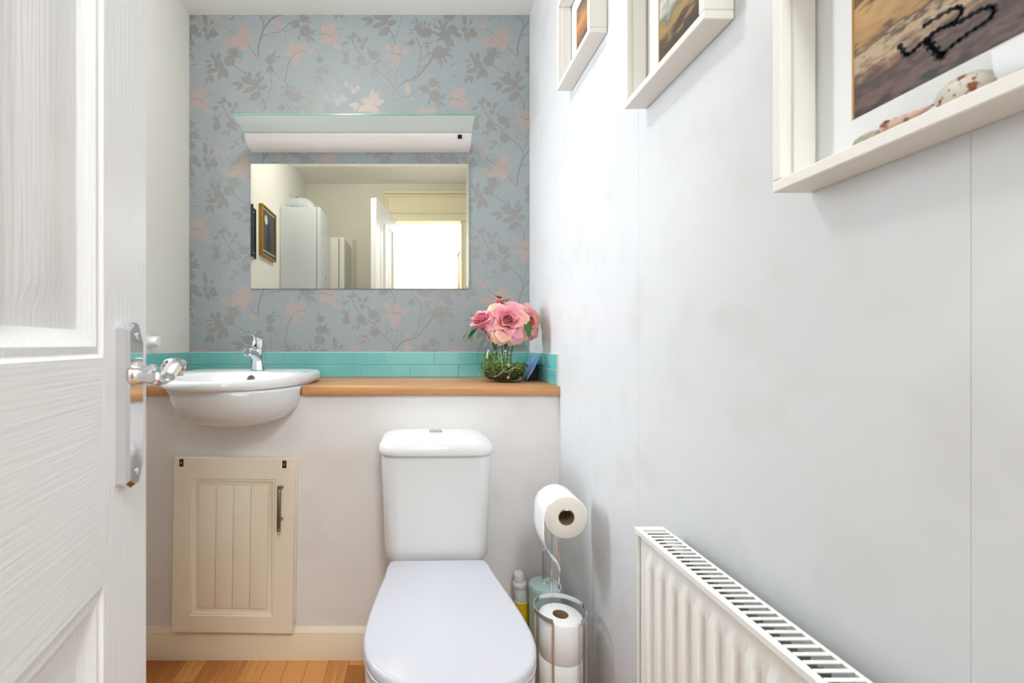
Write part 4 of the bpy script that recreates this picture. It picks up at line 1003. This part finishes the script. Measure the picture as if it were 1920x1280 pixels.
# blue card and dark box in the corner behind the vase
bm = bmesh.new(); g_ = []
A, B_, C_, D_ = P(991, 667, 1.735), P(1013.5, 668, 1.645), P(982, 708, 1.715), P(988.5, 712, 1.632)
C_.z = max(C_.z, .8875); D_.z = max(D_.z, .8865)
for j in range(9):
    t = j / 8; row = []
    for i in range(7):
        s = i / 6; p = A * (1 - t) * (1 - s) + B_ * (1 - t) * s + C_ * t * (1 - s) + D_ * t * s
        row.append(p + Vector((-.0025 * math.sin(PI * s) * math.sin(PI * t) + .0012 * math.sin(7 * t + 4 * s), 0, 0)))
    g_.append(row)
cmid = (C_ + D_) / 2
bm2 = bmesh.new(); loft(bm2, [[p - cmid for p in r] for r in g_], False, False, closed=False)
bc = obj('blue_card', bm2, 'blue_card', None, smooth=True); bc.location = cmid; tag(bc, 'creased blue paper packet leaning in the corner beside the vase', 'packet')
sm = bc.modifiers.new('thickness', 'SOLIDIFY'); sm.thickness = .003; sm.offset = 0
bx_ = thing('black_box', 'small black box in the corner behind the blue packet', 'box', (.428, 1.755, .8842))
obj('box_body', B(-.019, .019, -.055, .045, 0, .046, .002), 'black', bx_); obj('box_lid', B(-.0198, .0198, -.056, .046, .0463, .060, .002), 'black', bx_)

# ------------------------------------------------------------------ unseen pendant above the frame, added as fill light for the room
LX, LY, LZ = -.36, 1.02, 2.250
cl_ = thing('fill_pendant', 'unseen white pendant lamp added as fill light under the ceiling', 'lamp', (LX, LY, ZC))
bm = bmesh.new(); lathe(bm, (0, 0, 0), [(.045, -.0006), (.045, -.010), (.030, -.020), (.006, -.024)], 28); obj('fill_ceiling_rose', bm, 'pipe_white', cl_, smooth=True)
bm = bmesh.new(); tube(bm, [(0, 0, -.024), (0, 0, -.048)], .004, 8); obj('fill_flex', bm, 'pipe_white', cl_)
bm = bmesh.new(); lathe(bm, (0, 0, -.056), [(.012, .012), (.020, .006), (.020, -.004)], 20); obj('fill_lamp_holder', bm, 'pipe_white', cl_, smooth=True)
ld = bpy.data.lights.new('fill_bulb', 'POINT'); ld.shadow_soft_size = .06; ld.energy = FILL_W; ld.color = FILL_C
lo = bpy.data.objects.new('fill_bulb', ld); link(lo, cl_); lo.location = (0, 0, LZ - ZC)

# ------------------------------------------------------------------ small things on the left wall
pg = thing('wall_peg', 'short white peg on the left wall above the teal tiles', 'peg', (XL, 1.592, 1.029))
bm = bmesh.new(); lathe(bm, (0, 0, 0), [(.022, .0005), (.022, .004), (.0195, .006)], 24, 'x'); obj('rose_plate', bm, 'pipe_white', pg, smooth=True)
bm = bmesh.new(); lathe(bm, (0, 0, 0), [(.0185, .0062), (.0185, .032), (.0172, .0355), (.013, .037)], 24, 'x'); obj('peg', bm, 'pipe_white', pg, smooth=True)

def wall_picture(label, y0, y1, z0, z1, m_):
    t = thing('wall_picture', label, 'picture', (XL, (y0 + y1) / 2, z0), group='pictures on the left wall')
    hw, h = (y1 - y0) / 2, z1 - z0; fw = .010
    for a in ((-hw, hw, 0, fw), (-hw, hw, h - fw, h), (-hw, -hw + fw, fw, h - fw), (hw - fw, hw, fw, h - fw)):
        obj('frame_bar', B(.0005, .024, a[0], a[1], a[2], a[3], .002, 1), m_, t)
    pr = obj('print', B(.0005, .018, -hw + fw, hw - fw, fw, h - fw), 'print_dark', t)
    obj('print_border', B(.0181, .0186, -hw + fw + .008, hw - fw - .008, h - fw - .014, h - fw - .008), 'print_pale', pr)
    obj('print_border', B(.0181, .0186, -hw + fw + .008, hw - fw - .008, fw + .020, fw + .026), 'print_pale', pr)
    bm = bmesh.new(); lathe(bm, (0, hw * .42, h * .74), [(.028, .0181), (.028, .0185)], 28, 'x'); obj('print_disc', bm, 'print_pale', pr)
    bm = bmesh.new(); sil = [(-.030, .05), (.045, .05), (.040, .11), (.018, .16), (.022, .20), (.004, .225), (-.012, .21), (-.02, .16), (-.042, .11)]
    extrude_poly(bm, [Vector((.0187, y_ , z_2)) for y_, z_2 in sil], (.0004, 0, 0)); obj('print_shape', bm, 'print_black', pr)
wall_picture('gold framed dark print on the left wall, fully seen in the mirror', .78, 1.045, 1.55, 1.855, 'gold_frame')
wall_picture('dark framed print cut off at the left edge of the mirror', 1.150, 1.268, 1.50, 1.785, 'print_dark')

# ------------------------------------------------------------------ seen only in the mirror: boiler, flue, tall cabinet
bo = thing('boiler', 'white wall-hung boiler reflected in the mirror', 'boiler', (XL, .272, 1.24))
obj('casing', B(.0006, .250, 0, .362, 0, .716, .006), 'boiler_white', bo)
obj('front_cover', B(.2515, .276, 0, .362, 0, .716, .006), 'boiler_white', bo)
obj('control_panel', B(.2762, .2775, .06, .30, .03, .09, .0005, 1), 'panel_grey', bo)
bm = bmesh.new(); lathe(bm, (.2765, .18, .25), [(.005, 0), (.005, .002), (.003, .003)], 12, 'x'); obj('knob', bm, 'dark_hole', bo)
flu = thing('flue_pipe', 'white flue elbow on top of the boiler reflected in the mirror', 'flue', (XL, .40, 1.957))
bm = bmesh.new(); lathe(bm, (0, 0, .085), [(.075, .0006), (.075, .008), (.060, .012)], 32, 'x'); obj('wall_flange', bm, 'boiler_white', flu, smooth=True)
bm = bmesh.new(); pts = [(.012, 0, .085), (.09, 0, .085)] + [(.09 + .065 * math.sin(R(15 * k)), 0, .085 - .065 * (1 - math.cos(R(15 * k)))) for k in range(1, 7)] + [(.155, 0, .001)]
tube(bm, pts, .050, 24); obj('elbow', bm, 'boiler_white', flu, smooth=True)
bm = bmesh.new(); lathe(bm, (.05, 0, .085), [(.054, 0), (.054, .02)], 32, 'x'); obj('collar', bm, 'boiler_white', flu, smooth=True)
for a in (50, 90, 130):
    bm = bmesh.new(); cc = Vector((.06, .054 * math.cos(R(a)), .085 + .054 * math.sin(R(a)))); lathe(bm, cc, [(.004, 0), (.004, .005)], 10); obj('screw', bm, 'dark_hole', flu)
fr = thing('tall_cabinet', 'tall white cabinet between the boiler and the doorway wall, reflected in the mirror', 'cabinet', (XL + .001, YR + .002, 0))
obj('body', B(0, .335, 0, .368, .0, 1.835, .004), 'fridge_white', fr)
obj('door_seal', B(.3352, .339, .004, .364, .01, 1.825), 'seal_dark', fr)
obj('cabinet_door', B(.3395, .380, 0, .368, .0, 1.835, .005), 'fridge_white', fr)
tag(obj('wall_board', B(XL + .39, XL + .425, YR + .0005, YR + .004, 1.2, 1.90), 'panel_grey'), 'thin pale board on the wall beside the tall cabinet', 'board')
